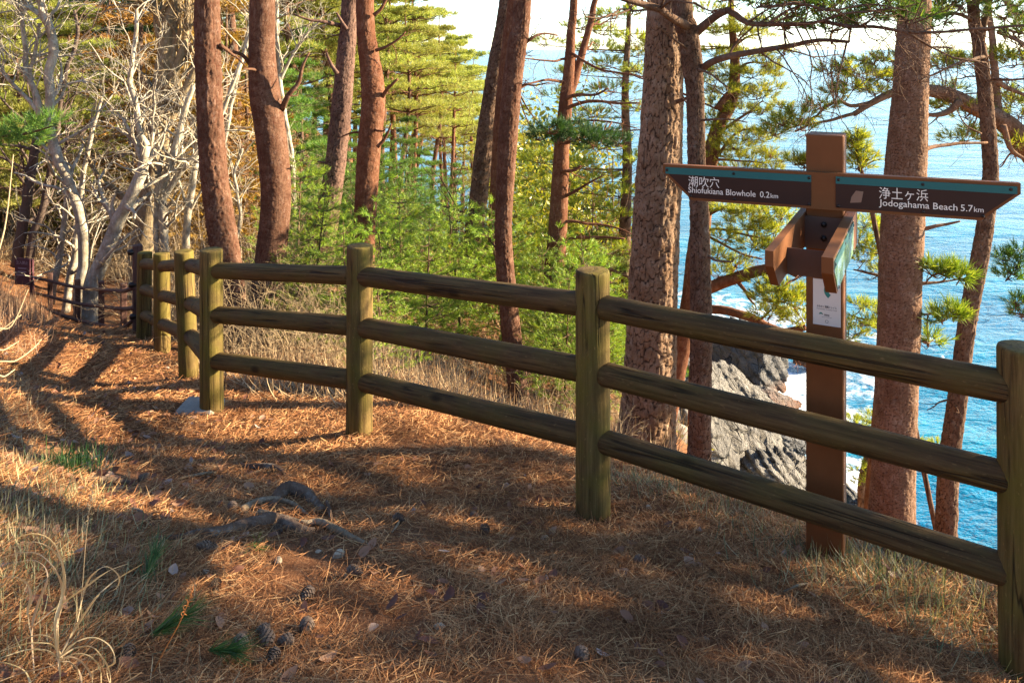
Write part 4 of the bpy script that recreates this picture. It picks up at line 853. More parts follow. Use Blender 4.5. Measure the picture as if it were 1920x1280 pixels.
traced_tree('cliff pine with orange trunk leaning behind the slim rough trunk', [(1262, 720, 34), (1280, 640, 34), (1294, 560, 32), (1300, 480, 26), (1310, 420, 22), (1330, 380, 18)], 11.0, 'bark_redder', 122, -.9, seg=28, step=.04, zbot=3, cell=(.05, .08, .005), group=LOW,
    branches=[([(1295, 560), (1335, 538), (1380, 522), (1420, 508), (1450, 502), (1475, 505)], [11, 10.8, 10.6, 10.5, 10.4, 10.4], 24, .7, 3, .7), ([(1290, 585), (1340, 580), (1400, 592), (1440, 612), (1470, 622), (1510, 612)], [11, 10.8, 10.6, 10.5, 10.4, 10.3], 17, .7, 2, .6),
              ([(1285, 600), (1350, 602), (1400, 618), (1445, 632)], [11, 10.7, 10.5, 10.4], 15, .6, 2, .6), ([(1305, 440), (1345, 430), (1400, 440), (1450, 452)], [11, 10.8, 10.6, 10.5], 6, .4, 3, .6), ([(1308, 430), (1350, 455), (1390, 475), (1430, 485)], [11, 10.8, 10.6, 10.5], 6, .4, 3, .6), ([(1315, 410), (1340, 395), (1370, 385)], 10.9, 10, .5, 2, .6)],
    pads=[(1370, 395, 10.6, 40, 11), (1420, 402, 10.4, 45, 12), (1465, 405, 10.3, 30, 12), (1400, 425, 10.5, 50, 12), (1450, 432, 10.4, 40, 12), (1360, 445, 10.7, 30, 10), (1345, 480, 10.8, 20, 9), (1410, 460, 10.5, 40, 11), (1455, 468, 10.3, 30, 10), (1380, 495, 10.6, 30, 9), (1350, 515, 10.7, 26, 9),
          (1455, 560, 10.1, 45, 15), (1490, 570, 10.0, 35, 15), (1440, 590, 10.2, 30, 12), (1495, 600, 10.1, 30, 11), (1470, 545, 10.2, 40, 12), (1425, 530, 10.4, 26, 8)], padk=1.6)
traced_tree('cliff pine whose pads show behind the signpost and the pink-brown trunk', [(1640, 900, 26), (1650, 760, 24), (1660, 640, 22), (1660, 560, 20), (1655, 480, 16), (1650, 420, 12)], 12.0, 'bark_brown', 123, -1.4, seg=20, step=.05, zbot=4, cell=(.05, .08, .005), group=LOW,
    branches=[([(1660, 520), (1630, 512), (1600, 505)], 11.9, 7, .4, 2, .5), ([(1660, 480), (1640, 470), (1610, 460)], 11.9, 6, .4, 2, .5), ([(1658, 600), (1630, 600), (1590, 590)], 11.9, 6, .4, 3, .5)],
    pads=[(1620, 420, 11.8, 36, 14), (1650, 440, 11.9, 30, 12), (1610, 450, 11.7, 26, 10), (1645, 470, 11.8, 34, 12), (1620, 485, 11.8, 30, 9), (1655, 510, 11.9, 24, 9), (1615, 575, 11.7, 24, 9), (1645, 580, 11.8, 26, 10), (1620, 605, 11.7, 30, 11), (1655, 615, 11.8, 26, 10), (1605, 625, 11.7, 20, 8), (1590, 640, 11.7, 12, 6)], padk=1.5)
traced_tree('low cliff pine seen under the top rail beside the signpost, flat yellow-green crown', [(1618, 965, 16), (1616, 910, 15), (1625, 860, 12), (1640, 825, 9)], 15.0, 'bark_brown', 124, -6.1, seg=16, step=.06, zbot=3, cell=(.05, .08, .004), group=LOW,
    pads=[(1605, 795, 14.8, 26, 10), (1640, 790, 14.9, 30, 11), (1680, 800, 15, 34, 10), (1610, 815, 14.7, 24, 10), (1650, 820, 14.8, 30, 10), (1700, 825, 15, 26, 8), (1735, 845, 15, 34, 9), (1765, 853, 15, 16, 6), (1615, 880, 14.8, 16, 8), (1640, 895, 14.9, 18, 10), (1618, 905, 14.8, 14, 8), (1760, 838, 15, 16, 6)], padk=2.2)
traced_tree('leaning cliff pine whose heavy mottled limb crosses behind the pink-brown trunk', [(2010, 420, 44), (1955, 320, 42), (1905, 250, 40), (1870, 222, 34), (1835, 205, 30), (1790, 182, 27), (1755, 172, 24), (1715, 168, 20), (1680, 172, 16), (1640, 190, 12), (1600, 215, 9)], [9.6, 9.6, 9.5, 9.5, 9.5, 9.5, 9.5, 9.4, 9.4, 9.3, 9.3], 'bark_pink', 125, None, seg=28, step=.03, zbot=3, cell=(.06, .06, .004), flare=0, group=LOW,
    branches=[([(1800, 190), (1780, 210), (1755, 217), (1735, 215)], 9.4, 14, .5, 2, .5), ([(1640, 190), (1600, 200), (1575, 192), (1550, 200), (1520, 225), (1480, 240)], [9.3, 9.3, 9.3, 9.2, 9.2, 9.2], 8, .4, 4, .6), ([(1600, 215), (1560, 225), (1520, 232), (1490, 245)], 9.2, 7, .4, 4, .6), ([(1870, 215), (1866, 150), (1862, 100), (1856, 40), (1850, -20)], 9.6, 16, .6, 4, .6), ([(1868, 150), (1890, 165), (1925, 180)], 9.5, 12, .5, 3, .6), ([(1870, 60), (1895, 70), (1930, 88)], 9.6, 10, .6, 3, .6), ([(1880, 235), (1895, 280), (1925, 300)], 9.3, 12, .5, 4, .6), ([(1885, 0), (1905, 22), (1935, 45)], 9.5, 14, .6)],
    pads=[(1640, 118, 9.3, 30, 7), (1675, 112, 9.3, 26, 7), (1590, 128, 9.2, 26, 7), (1560, 135, 9.2, 18, 6), (1625, 145, 9.3, 45, 9), (1665, 150, 9.3, 30, 8), (1600, 165, 9.2, 34, 8), (1570, 178, 9.2, 20, 6), (1640, 175, 9.3, 30, 7), (1540, 200, 9.2, 30, 7), (1500, 218, 9.2, 34, 8), (1470, 232, 9.1, 26, 9), (1450, 250, 9.1, 16, 8), (1500, 240, 9.2, 24, 7),
          (1770, 112, 9.7, 26, 8), (1800, 120, 9.7, 34, 9), (1760, 125, 9.7, 18, 7), (1840, 112, 9.7, 30, 8), (1880, 105, 9.6, 30, 8), (1905, 118, 9.6, 26, 10), (1780, 170, 9.7, 28, 6), (1800, 200, 9.6, 40, 9), (1760, 198, 9.6, 24, 7), (1810, 218, 9.6, 24, 7), (1895, 195, 9.7, 34, 12), (1880, 175, 9.7, 24, 8), (1910, 215, 9.6, 20, 9), (1800, 262, 9.6, 34, 8), (1825, 248, 9.7, 24, 7), (1900, 260, 9.6, 26, 7), (1760, 28, 9.8, 30, 9), (1905, 270, 9.4, 20, 7), (1900, 40, 9.6, 24, 10)], padk=1.5)
traced_tree('sprig-topped young cliff pine peeking out right behind the signpost top', [(1640, 420, 9), (1632, 380, 8), (1618, 330, 7), (1606, 290, 5), (1606, 255, 3)], 9.0, 'bark_brown', 126, None, seg=10, step=.04, zbot=6, cell=(.05, .08, .002), flare=0, group=LOW,
    branches=[([(1612, 320), (1635, 303), (1660, 298)], 9, 4, .4), ([(1606, 285), (1595, 290), (1590, 300)], 9, 3, .4)],
    pads=[(1606, 262, 9, 7, 10), (1612, 280, 9, 12, 6), (1596, 275, 9, 8, 8), (1622, 300, 9, 16, 6), (1608, 312, 9, 16, 6), (1495, 305, 9.2, 16, 7), (1510, 312, 9.2, 10, 6)], padk=2.5)
traced_tree('pine outside the right edge reaching pale green needles past the end post', [(2060, 900, 50), (2050, 700, 46), (2040, 500, 42), (2030, 300, 38)], 9.6, 'bark_brown', 127, 4, seg=30, step=.04, zbot=4, cell=(.05, .08, .006), group=LOW,
    branches=[([(2045, 600), (1990, 560), (1930, 530), (1890, 510)], [9.6, 9.5, 9.4, 9.4], 8, .3, 4, .6), ([(2045, 640), (1980, 600), (1920, 590), (1890, 585)], [9.6, 9.5, 9.4, 9.4], 7, .3, 4, .6)],
    pads=[(1880, 485, 9.4, 20, 8), (1905, 500, 9.4, 20, 9), (1890, 520, 9.4, 22, 8), (1915, 475, 9.4, 14, 8), (1905, 565, 9.4, 16, 8), (1915, 590, 9.4, 14, 9)], padmat='needle_green', padk=1.2)

# ------------------------------------------------------------------ forest of pines on the headland
def trunk_simple(mb, H, r, seed, lean=.04, seg=9, steps=16):
    q = np.random.default_rng(seed); z = np.linspace(-.6, H, steps); a = q.uniform(0, 6.28)
    wob = np.stack([vnoise(np.stack([z * .25, z * 0 + seed, z * 0], 1), 1, seed), vnoise(np.stack([z * .25, z * 0 + seed, z * 0 + 9], 1), 1, seed + 1)], 1) * .22
    P = np.stack([lean * z * math.cos(a) + wob[:, 0], lean * z * math.sin(a) + wob[:, 1], z], 1); rr = r * np.interp(z, [-.6, .5, H * .6, H], [1.25, 1, .62, .12])
    tube(mb, P, rr, seg, True, a=.6); return P, rr

def pine_variant(seed, H=12.0, r=.15, bare=.5, nbr=30, blen=2.3, shn=46, nb=9, bl=.17, bw=.02, deadn=8):
    """tall pine: bare stem, rising limbs that end in flat pads"""
    q = np.random.default_rng(seed); tm = MB(); P, rr = trunk_simple(tm, H, r, seed); fm = MB(); pos = []; drs = []
    for i in range(nbr):
        f = bare + (1 - bare) * (i + q.uniform(0, 1)) / nbr; z = f * H; k = np.argmin(abs(P[:, 2] - z)); p0 = P[k]; a = i * 2.4 + q.uniform(-.5, .5)
        L = blen * (1.15 - 0.95 * ((f - bare) / (1 - bare)) ** 1.4) * q.uniform(.65, 1.15); d = np.array([math.cos(a), math.sin(a), 0])
        m = 7; t = np.linspace(0, 1, m); B = p0 + d * (L * t)[:, None] + np.array([0, 0, 1]) * (L * (.28 * t - .12 * t * t) + q.normal(size=m) * .03)[:, None]
        tube(tm, B, np.linspace(rr[k] * .35 + .008, .008, m), 4, False, a=.6)
        for s in range(3):
            u = (.45, .75, 1.0)[s]; j = int(u * (m - 1)); side = np.array([-d[1], d[0], 0]) * q.uniform(-.45, .45) * L * (1.1 - u * .5)
            c = B[j] + side + np.array([0, 0, .08]); w_ = L * .24 * q.uniform(.75, 1.2)
            tube(tm, [B[j], (B[j] + c) / 2 + [0, 0, -.02], c], [.010, .008, .005], 3, False, a=.6)
            pp, dd = pad_points(c, w_, w_, .11 + .05 * w_, int(shn * q.uniform(.7, 1.2))); pos.append(pp); drs.append(dd)
    for i in range(deadn):
        z = H * q.uniform(.25, bare + .1); k = np.argmin(abs(P[:, 2] - z)); a = q.uniform(0, 6.28); L = q.uniform(.4, 1.3)
        tube(tm, [P[k], P[k] + np.array([math.cos(a) * L * .5, math.sin(a) * L * .5, L * .08]), P[k] + np.array([math.cos(a) * L, math.sin(a) * L, L * q.uniform(-.05, .3)])], [.022, .015, .006], 4, False, a=.6)
    pos = np.concatenate(pos); drs = np.concatenate(drs); fm.tri_soup(shoots(pos, drs, .16, nb, bl, bw))
    return tm, fm

def young_variant(seed, H=3.6, nwh=11, nper=6, blen=1.35, nb=16, bl=.13, bw=.010, droop=0.0, dens=15, up=.35, r=.035):
    """young conifer: whorls of limbs from the ground up, needles all along them"""
    q = np.random.default_rng(seed); tm = MB(); P, rr = trunk_simple(tm, H, r, seed, .03, 7, 12); pos = []; drs = []
    for i in range(nwh):
        f = .06 + .94 * i / nwh; L0 = blen * (1 - f) ** .75 + .18; k = np.argmin(abs(P[:, 2] - f * H)); a0 = q.uniform(0, 6.28)
        for j in range(nper):
            a = a0 + j * 6.283 / nper + q.uniform(-.25, .25); L = L0 * q.uniform(.7, 1.15); d = np.array([math.cos(a), math.sin(a), 0]); t = np.linspace(0, 1, 6)
            B = P[k] + d * (L * t)[:, None] + np.array([0, 0, 1]) * (L * (up * t * t - droop * t))[:, None]; tube(tm, B, np.linspace(.012, .003, 6), 4, False, a=.6)
            n = max(4, int(dens * L)); tt = q.uniform(.3, 1, n) ** .8; p = np.stack([np.interp(tt, t, B[:, c]) for c in range(3)], 1); sd = np.array([-d[1], d[0], 0])
            off = q.normal(size=(n, 1)) * .16 * L; p = p + sd * off + q.normal(size=(n, 3)) * .03; pos.append(p); drs.append(d * .7 + sd * np.sign(off) * .5 + np.array([0, 0, .35 - droop]) + q.normal(size=(n, 3)) * .25)
    pos.append(P[-1:].repeat(4, 0)); drs.append(np.array([0, 0, 1.0]) + q.normal(size=(4, 3)) * .3)
    fm = MB(); fm.tri_soup(shoots(np.concatenate(pos), np.concatenate(drs), .15, nb, bl, bw)); return tm, fm

def bush_variant(seed, R=1.2, H=1.6, n=1500, leaf=.055):
    q = np.random.default_rng(seed); tm = MB(); fm = MB()
    for i in range(9):
        a = q.uniform(0, 6.28); o_ = []; grow(o_, [0, 0, -.2], [math.cos(a) * .5, math.sin(a) * .5, 1], H * .8, .025, 0, 2, q, .3, .02); tubes(tm, o_, (5, 4, 3))
    u = norm(q.normal(size=(n, 3))); u[:, 2] = abs(u[:, 2]); rad = q.uniform(.45, 1, (n, 1)) * (1 + .3 * vnoise(u, 3, seed)[:, None]); p = u * rad * np.array([R, R, H]) + [0, 0, .15]
    a1 = norm(q.normal(size=(n, 3)) + [0, 0, .8]); a2 = norm(np.cross(a1, q.normal(size=(n, 3)))); a3 = np.cross(a1, a2); l = leaf * q.uniform(.7, 1.3, (n, 1))
    V = np.stack([p - a2 * l, p + a3 * l * .45, p + a2 * l, p - a3 * l * .45], 1).reshape(-1, 3); fm.add(V, quads=np.arange(len(V)).reshape(-1, 4)); return tm, fm

def bare_variant(seed, H=2.2, n=9, r=.012, lev=3, kink=.45, spread=.6, grav=.0, nch=(3, 5)):
    q = np.random.default_rng(seed); tm = MB()
    for i in range(n):
        a = q.uniform(0, 6.28); o_ = []; grow(o_, [q.normal() * .12, q.normal() * .12, -.2], [math.cos(a) * spread, math.sin(a) * spread, 1], H * q.uniform(.6, 1.1), r, 0, lev, q, kink, grav, nch, .6, 7); tubes(tm, o_, (6, 5, 3, 3))
    return tm

class Kind:
    """one plant built once; placed copies share its meshes"""
    def __init__(s, name, parts): s.name = name; s.parts = [(pn, mb.mesh(pn, mt, sm, at)) for pn, mb, mt, sm, at in parts]
    def place(s, loc, rz, scale, label, cat, group=None, mats=None):
        root = empty(s.name, loc, rz); root.scale = (scale,) * 3 if np.isscalar(scale) else scale; tag(root, label, cat, group)
        for pn, me in s.parts:
            o = bpy.data.objects.new(pn, me); link(o, root)
        return root
def kind(name, tm, fm, bark, leaf, tn='trunk', fn='crown'):
    parts = [(tn, tm, M[bark], True, 'bark')]
    if fm is not None: parts.append((fn, fm, M[leaf], False, None))
    return Kind(name, parts)
TALL = [kind('pine_tree', *pine_variant(200 + i, H=12.5, bare=b, nbr=30, blen=2.4), 'bark_redder' if i % 2 else 'bark_red', 'needle_far') for i, b in enumerate((.5, .56, .46, .6))]
MIDG = [kind('pine_tree', *pine_variant(220 + i, H=8.5, r=.10, bare=.25, nbr=30, blen=1.9, shn=40, nb=10, bl=.15, bw=.014), 'bark_brown', 'needle_green') for i in range(2)]
MIDY = [kind('pine_tree', *pine_variant(230 + i, H=8.5, r=.10, bare=.2, nbr=32, blen=2.0, shn=44, nb=10, bl=.15, bw=.016), 'bark_brown', 'needle_far') for i in range(2)]
YOUNG = [kind('young_pine', *young_variant(240 + i), 'bark_brown', 'needle_bright') for i in range(3)]
YOUNGD = [kind('young_pine', *young_variant(250 + i, H=5.2, nwh=13, blen=1.7, dens=13), 'bark_brown', 'needle_green') for i in range(2)]
CEDAR = [kind('cedar_tree', *young_variant(260 + i, H=6.5, nwh=20, nper=7, blen=1.5, nb=9, bl=.12, bw=.026, droop=.25, dens=17, up=.12, r=.07), 'bark_brown', 'cedar') for i in range(2)]
DARKT = [kind('evergreen_tree', *young_variant(265, H=8, nwh=20, nper=7, blen=2.2, nb=9, bl=.14, bw=.03, droop=.12, dens=14, up=.2, r=.09), 'bark_dark', 'needle_dark')]
BUSH = [kind('evergreen_bush', *bush_variant(270 + i), 'bark_brown', 'broadleaf', 'stem', 'leaves') for i in range(2)]
BIGB = kind('evergreen_tree', *bush_variant(275, 1.5, 4.0, 5200, .05), 'bark_brown', 'broadleaf', 'trunk', 'crown')
THICK = [kind('bare_shrub', bare_variant(280 + i, 3.0, 10, .016, 3, .6, .6), None, 'bark_tan', None, 'stem') for i in range(3)]
BRUSH = [kind('bare_shrub', bare_variant(290 + i, 1.1, 14, .006, 2, .35, .5), None, 'twig_tan', None, 'stem') for i in range(3)]

def at_px(px, D): x = (px - 960) / F * D; return np.array([x, D, hz(x, D)])
GAPS = [(-400, 60, 'at the left edge'), (60, 250, 'behind the pale bare trees'), (250, 370, 'left of the corner pine'), (370, 470, 'left of the curved red pine'), (470, 620, 'right of the curved red pine'),
        (620, 720, 'behind the straight red pine'), (720, 800, 'right of the straight red pine'), (800, 880, 'left of the thin red trunks'), (880, 1000, 'behind the thin red trunks'), (1000, 1100, 'behind the forked pine'), (1100, 1240, 'left of the thick grey pine'), (1240, 1460, 'behind the slim rough trunk'), (1460, 3000, 'right of the signpost')]
def gap(px):
    for a, b, t in GAPS:
        if a <= px < b: return t
    return 'at the edge'
_used = {}
def uniq(base, px, D):
    """label told apart by gap and by its row in that gap"""
    row = 'in the front row' if D < 30 else 'in the middle row' if D < 42 else 'in the far row'
    return f'{base} {gap(px)}, {row[3:] if False else row.replace("in the ", "")}'
rf = np.random.default_rng(5)
tall = [  # px, D, height scale
    (455, 24, 1.15), (505, 30, 1.2), (560, 27, 1.05), (585, 36, 1.2), (625, 31, 1.1), (668, 38, 1.2), (715, 30, .98), (742, 38, 1.12), (765, 46, 1.25), (790, 34, .98), (812, 42, 1.08), (838, 50, 1.14), (858, 44, .98), (880, 54, 1.08), (905, 50, .92), (925, 58, .92),
    (530, 44, 1.35), (640, 50, 1.45), (700, 52, 1.4), (725, 58, 1.4), (776, 57, 1.35), (822, 60, 1.25), (868, 62, 1.15), (480, 40, 1.3), (430, 33, 1.3), (600, 58, 1.5), (665, 60, 1.5), (845, 36, .8), (755, 28, .8), (985, 46, .85), (1020, 52, .85), (1060, 48, .7), (950, 40, .75), (560, 38, 1.2), (610, 44, 1.3), (690, 44, 1.25), (520, 52, 1.5), (470, 48, 1.4), (650, 34, 1.0)]
for i, (px, D, s) in enumerate(tall):
    p = at_px(px, D); TALL[i % 4].place(p, rf.uniform(0, 6.28), s * rf.uniform(.95, 1.05), uniq('tall layered headland pine', px, D), 'tree', 'tall pines on the headland')
for i, (px, D, s) in enumerate([(-60, 34, 1.1), (20, 42, 1.2), (95, 50, 1.1), (165, 46, 1.0), (240, 52, 1.1), (330, 48, 1.1), (60, 60, 1.2), (-40, 55, 1.2), (200, 62, 1.2), (400, 45, 1.15), (290, 60, 1.3), (130, 34, .75), (-120, 26, .8), (30, 28, .75), (-20, 48, .8), (75, 40, .7), (0, 36, .6), (110, 56, .8), (40, 52, .6), (180, 55, .7), (250, 62, .8), (-80, 44, .8), (310, 55, .8), (150, 40, .6), (370, 58, 1.2), (420, 60, 1.3), (220, 44, .7), (280, 42, .7)]):
    TALL[(i + 1) % 4].place(at_px(px, D), rf.uniform(0, 6.28), s, uniq('hillside pine', px, D), 'tree', 'pines on the left hillside')
for i, (px, D, s) in enumerate([(548, 20, .62), (575, 26, .85), (720, 22, .46), (765, 24, .55), (815, 22, .42), (860, 25, .45), (640, 20, .42), (685, 26, .6), (1010, 20, .55), (1085, 17, .55), (1150, 18, .58), (1130, 24, .68), (1000, 27, .65), (1180, 15, .45), (1060, 28, .7), (790, 30, .55), (600, 31, .8), (530, 32, .95)]):
    MIDG[i % 2].place(at_px(px, D), rf.uniform(0, 6.28), s, uniq('mid-sized low-branched pine', px, D), 'tree', 'mid-sized green pines on the slope')
for i, (px, D, s) in enumerate([(-45, 16.5, .9), (5, 17.5, .8), (48, 16, .62), (92, 18.5, .8), (135, 21, .75), (215, 20.5, .6), (-10, 19, .55), (35, 22, .7), (85, 25, .8), (125, 21, .5), (20, 27, .95), (160, 27, .8), (60, 31, 1.05), (205, 31, .95), (-40, 25, .9), (110, 32, 1.1), (395, 24, .7), (445, 27, .9), (180, 36, 1.1), (415, 33, 1.0)]):
    MIDY[i % 2].place(at_px(px, D), rf.uniform(0, 6.28), s, uniq('bushy yellow-green pine', px, D) + (', smaller' if s < .75 else ''), 'tree', 'bushy yellow-green pines on the left')
for i, (px, D, s) in enumerate([(745, 14, .48), (700, 17, .5), (800, 16, .45), (590, 15, .42), (660, 15.5, .45), (850, 15, .38), (1000, 15, .5), (1090, 13, .42), (1150, 13, .42), (960, 18, .5), (775, 19, .6), (560, 18, .5)]):
    YOUNGD[i % 2].place(at_px(px, D), rf.uniform(0, 6.28), s, uniq('young green pine', px, D), 'tree', 'young green pines beyond the fence')
for i, (px, D, s) in enumerate([(600, 9.5, 0.45), (640, 8.6, 0.36), (720, 9.0, 0.45), (760, 10.5, 0.54), (810, 9.0, 0.45), (850, 10.5, 0.54), (930, 10.2, 0.52), (1010, 9.2, 0.45), (1060, 8.2, 0.40), (710, 7.4, 0.30), (1120, 7.6, 0.32), (1060, 10.5, 0.50), (1110, 9.5, 0.50), (570, 11, 0.50), (560, 8.3, 0.30), (1140, 8.0, 0.36), (960, 12, 0.61), (690, 12, 0.58), (620, 12.5, 0.50), (1150, 11, 0.54)]):
    YOUNG[i % 3].place(at_px(px, D), rf.uniform(0, 6.28), s, ('small' if s < .37 else 'middling' if s < .48 else 'tall') + f' bright pine sapling {gap(px)}, ' + ('near the lip' if D < 8.5 else 'lower down'), 'sapling', 'bright pine saplings behind the fence')
for i, (px, D, s) in enumerate([(255, 19, 1.25), (300, 20, 1.15), (345, 19, 1.05), (225, 23, 1.3), (430, 17, 1.0), (465, 19, .95), (275, 26, 1.5), (360, 25, 1.3), (445, 24, 1.1)]):
    CEDAR[i % 2].place(at_px(px, D), rf.uniform(0, 6.28), s, f'rust-orange cedar {gap(px)}, ' + ('nearer' if D < 20.5 else 'farther back'), 'tree', 'rust-orange cedars')
for i, (px, D, s) in enumerate([(205, 30, 1.3), (165, 27, .8), (330, 30, .9), (120, 24, .5), (270, 36, 1.3), (400, 30, .9)]):
    DARKT[0].place(at_px(px, D), rf.uniform(0, 6.28), s, f'dark green evergreen {gap(px)}, ' + ('nearer' if D < 29 else 'farther back'), 'tree', 'dark evergreens at the ravine')
for i, (px, D, s) in enumerate([(1030, 14.5, 1.2), (1075, 17, 1.3), (1010, 20, 1.3), (40, 20, 1.1), (90, 24, 1.3), (130, 19, 1.0), (10, 26, 1.4), (160, 22, 1.0), (1120, 10, .55), (1230, 16, 1.2), (1275, 22, 1.5), (1190, 20, 1.5), (-20, 32, 1.6), (60, 36, 1.8), (110, 32, 1.6), (20, 44, 2.2), (100, 46, 2.2), (180, 36, 1.8), (150, 52, 2.4), (230, 34, 1.5), (60, 60, 2.6), (-60, 40, 2.0), (-10, 24, 1.0), (70, 28, 1.2), (290, 34, 1.5), (350, 40, 1.8), (250, 50, 2.2), (30, 33, 1.4)]):
    (BIGB if px in (1030, 1075, 1010) else BUSH[i % 2]).place(at_px(px, D), rf.uniform(0, 6.28), s, f'yellowish broadleaf bush {gap(px)}, ' + ('nearer' if D < 19.5 else 'farther'), 'bush', 'broadleaf bushes')
for i, (px, D, s) in enumerate([(165, 15.5, .7), (205, 17, .85), (135, 18, .8), (320, 16, .75), (225, 22, 1.1), (420, 15, .8), (20, 18, 1.0), (180, 26, 1.9), (115, 28, 1.8), (240, 27, 1.8), (290, 22, 1.4), (480, 16, .9), (555, 16, .9), (410, 20, 1.3)]):
    THICK[i % 3].place(at_px(px, D), rf.uniform(0, 6.28), s, f'tangled pale leafless shrub {gap(px)}, ' + ('thicket front' if D < 17.6 else 'thicket back'), 'shrub', 'leafless thicket on the left')
for i, (px, D, s) in enumerate([(470, 7.8, .8), (500, 7.4, .7), (540, 7.2, .7), (580, 7.0, .65), (610, 7.4, .7), (640, 7.2, .6), (455, 9, .9), (525, 9.5, .9), (560, 9, .8), (700, 6.4, .5), (740, 6.2, .45), (470, 10.5, 1.0), (420, 9.6, .9), (330, 10.5, .9), (350, 9.6, .8), (300, 11, 1.0), (830, 6.0, .4), (1150, 5.2, .35), (275, 12.5, 1.0), (1020, 5.6, .4)]):
    BRUSH[i % 3].place(at_px(px, D), rf.uniform(0, 6.28), s, f'wiry tan brush {gap(px)}, ' + ('close to the rails' if D < 7.3 else 'just downslope' if D < 9.3 else 'far downslope'), 'shrub', 'tan brush along the fence')

# ------------------------------------------------------------------ pale leafless trees on the left, traced
def bare_tree(label, stems, D, bark, seed, lev=2, tw=1.0, group='pale leafless trees on the left', nch=13):
    q = np.random.default_rng(seed); mb = MB(); root = None
    for si, pts in enumerate(stems):
        Ds = np.array([D + (p[3] if len(p) > 3 else 0) for p in pts]); P = np.array([W(p[0], p[1], d) for p, d in zip(pts, Ds)]); r = np.array([p[2] for p in pts]) * (.85 if bark == 'bark_white' else 1) / 2 / F * Ds
        if root is None: root = empty('bare_tree', P[0]); tag(root, label, 'tree', group); P = np.vstack([P[0] - [0, 0, .7], P]); r = np.concatenate([[r[0] * 1.15], r])
        m = max(12, int(np.sum(np.linalg.norm(np.diff(P, axis=0), axis=1)) / .07)); X = spline(np.hstack([P, r[:, None]]), m)
        X[:, :3] += .018 * np.stack([vnoise(X[:, :3], 4, seed + k) for k in range(3)], 1); tube(mb, X[:, :3], np.maximum(X[:, 3], .004), 10, True, a=.5)
        for _ in range(nch):
            k = q.integers(m // 4, m); ax = norm(X[k, :3] - X[k - 1, :3]); sd = norm(np.cross(ax, q.normal(size=3))); o_ = []
            grow(o_, X[k, :3], ax * .7 + sd * .8 + np.array([0, 0, .25]), q.uniform(.5, 1.5) * tw, max(.006, X[k, 3] * .42), 1, 1 + lev, q, .5, .03, (2, 4)); tubes(mb, o_)
    mb.build('trunk', M[bark], root, attr='bark'); return root
bare_tree('biggest pale bare tree, brown main stem with many white limbs, behind the first fence posts', [[(268, 478, 50), (272, 440, 44), (282, 380, 42), (290, 300, 38), (297, 200, 34), (305, 130, 30), (313, 60, 26), (322, 0, 20), (326, -50, 18)], [(312, 60, 22, 0), (300, 30, 18), (285, 5, 16), (270, -30, 14)],
    [(300, 220, 14), (312, 180, 16), (322, 140, 15), (340, 100, 14), (348, 50, 12), (352, 0, 11), (360, -40, 9)], [(305, 280, 20), (310, 240, 20), (330, 205, 18), (350, 165, 16), (364, 130, 13), (372, 80, 10)], [(322, 130, 10), (325, 80, 10), (328, 50, 9), (336, 20, 8)]], 13.5, 'bark_olive', 301)
bare_tree('pale white-barked tree leaning far right over the thin dark fence', [[(172, 540, 34), (200, 470, 31), (225, 410, 29), (250, 360, 26), (268, 310, 23), (275, 275, 19)], [(275, 275, 16), (262, 250, 14), (258, 215, 13), (250, 175, 12), (243, 150, 11), (248, 110, 10), (255, 60, 9), (258, 20, 7)], [(268, 300, 14), (255, 270, 10), (240, 240, 8), (232, 222, 6)]], 12.2, 'bark_white', 302)
bare_tree('pale many-stemmed tree just right of the big brown stem', [[(308, 478, 20), (306, 420, 18), (305, 350, 17), (320, 300, 16), (332, 262, 15), (345, 210, 13), (362, 160, 11)], [(312, 470, 14), (300, 400, 13), (320, 350, 14), (345, 315, 14), (372, 285, 12), (400, 250, 10), (425, 190, 9), (450, 120, 9), (470, 60, 8)], [(296, 475, 12), (292, 420, 12), (298, 330, 11), (303, 290, 10)], [(348, 470, 16, .4), (352, 400, 16, .4), (362, 340, 15, .4), (370, 280, 13, .4), (385, 200, 10, .4)]], 12.8, 'bark_white', 303)
bare_tree('slender pale tree with an S-shaped stem near the left edge', [[(148, 580, 26), (155, 510, 24), (156, 450, 24), (150, 400, 24), (132, 350, 23), (112, 300, 22), (98, 262, 21), (92, 215, 20), (95, 180, 20), (90, 140, 20), (100, 95, 20), (96, 60, 18), (82, 25, 16), (72, -20, 13)], [(96, 58, 14), (75, 28, 12), (55, 15, 11), (38, -5, 9)], [(75, 215, 14), (72, 190, 13), (52, 140, 12), (47, 90, 10), (40, 40, 9), (42, 10, 8)], [(74, 205, 12), (58, 150, 8), (66, 90, 8), (74, 45, 6)], [(76, 215, 12), (60, 195, 9), (30, 165, 8), (8, 140, 7), (5, 120, 5)]], 13.2, 'bark_white', 304)
bare_tree('grey bare tree standing behind the second post of the thin dark fence', [[(118, 620, 20), (128, 540, 16), (140, 480, 15), (148, 410, 13), (155, 340, 11), (165, 280, 10), (180, 220, 8), (192, 185, 6)], [(95, 570, 14), (108, 500, 13), (120, 430, 12), (124, 380, 10), (120, 330, 8)]], 13.8, 'bark_white', 305)
bare_tree('dark crooked bare tree above the warning sign', [[(55, 500, 15), (62, 440, 14), (80, 390, 13), (95, 320, 12), (105, 270, 11), (110, 220, 9), (118, 170, 8), (128, 120, 8), (145, 70, 7), (138, 20, 6)], [(30, 500, 20), (42, 420, 19), (55, 350, 18), (65, 290, 16), (72, 250, 13)], [(95, 300, 10), (115, 285, 8), (128, 272, 7), (140, 262, 5)]], 14.5, 'twig_dark', 306)
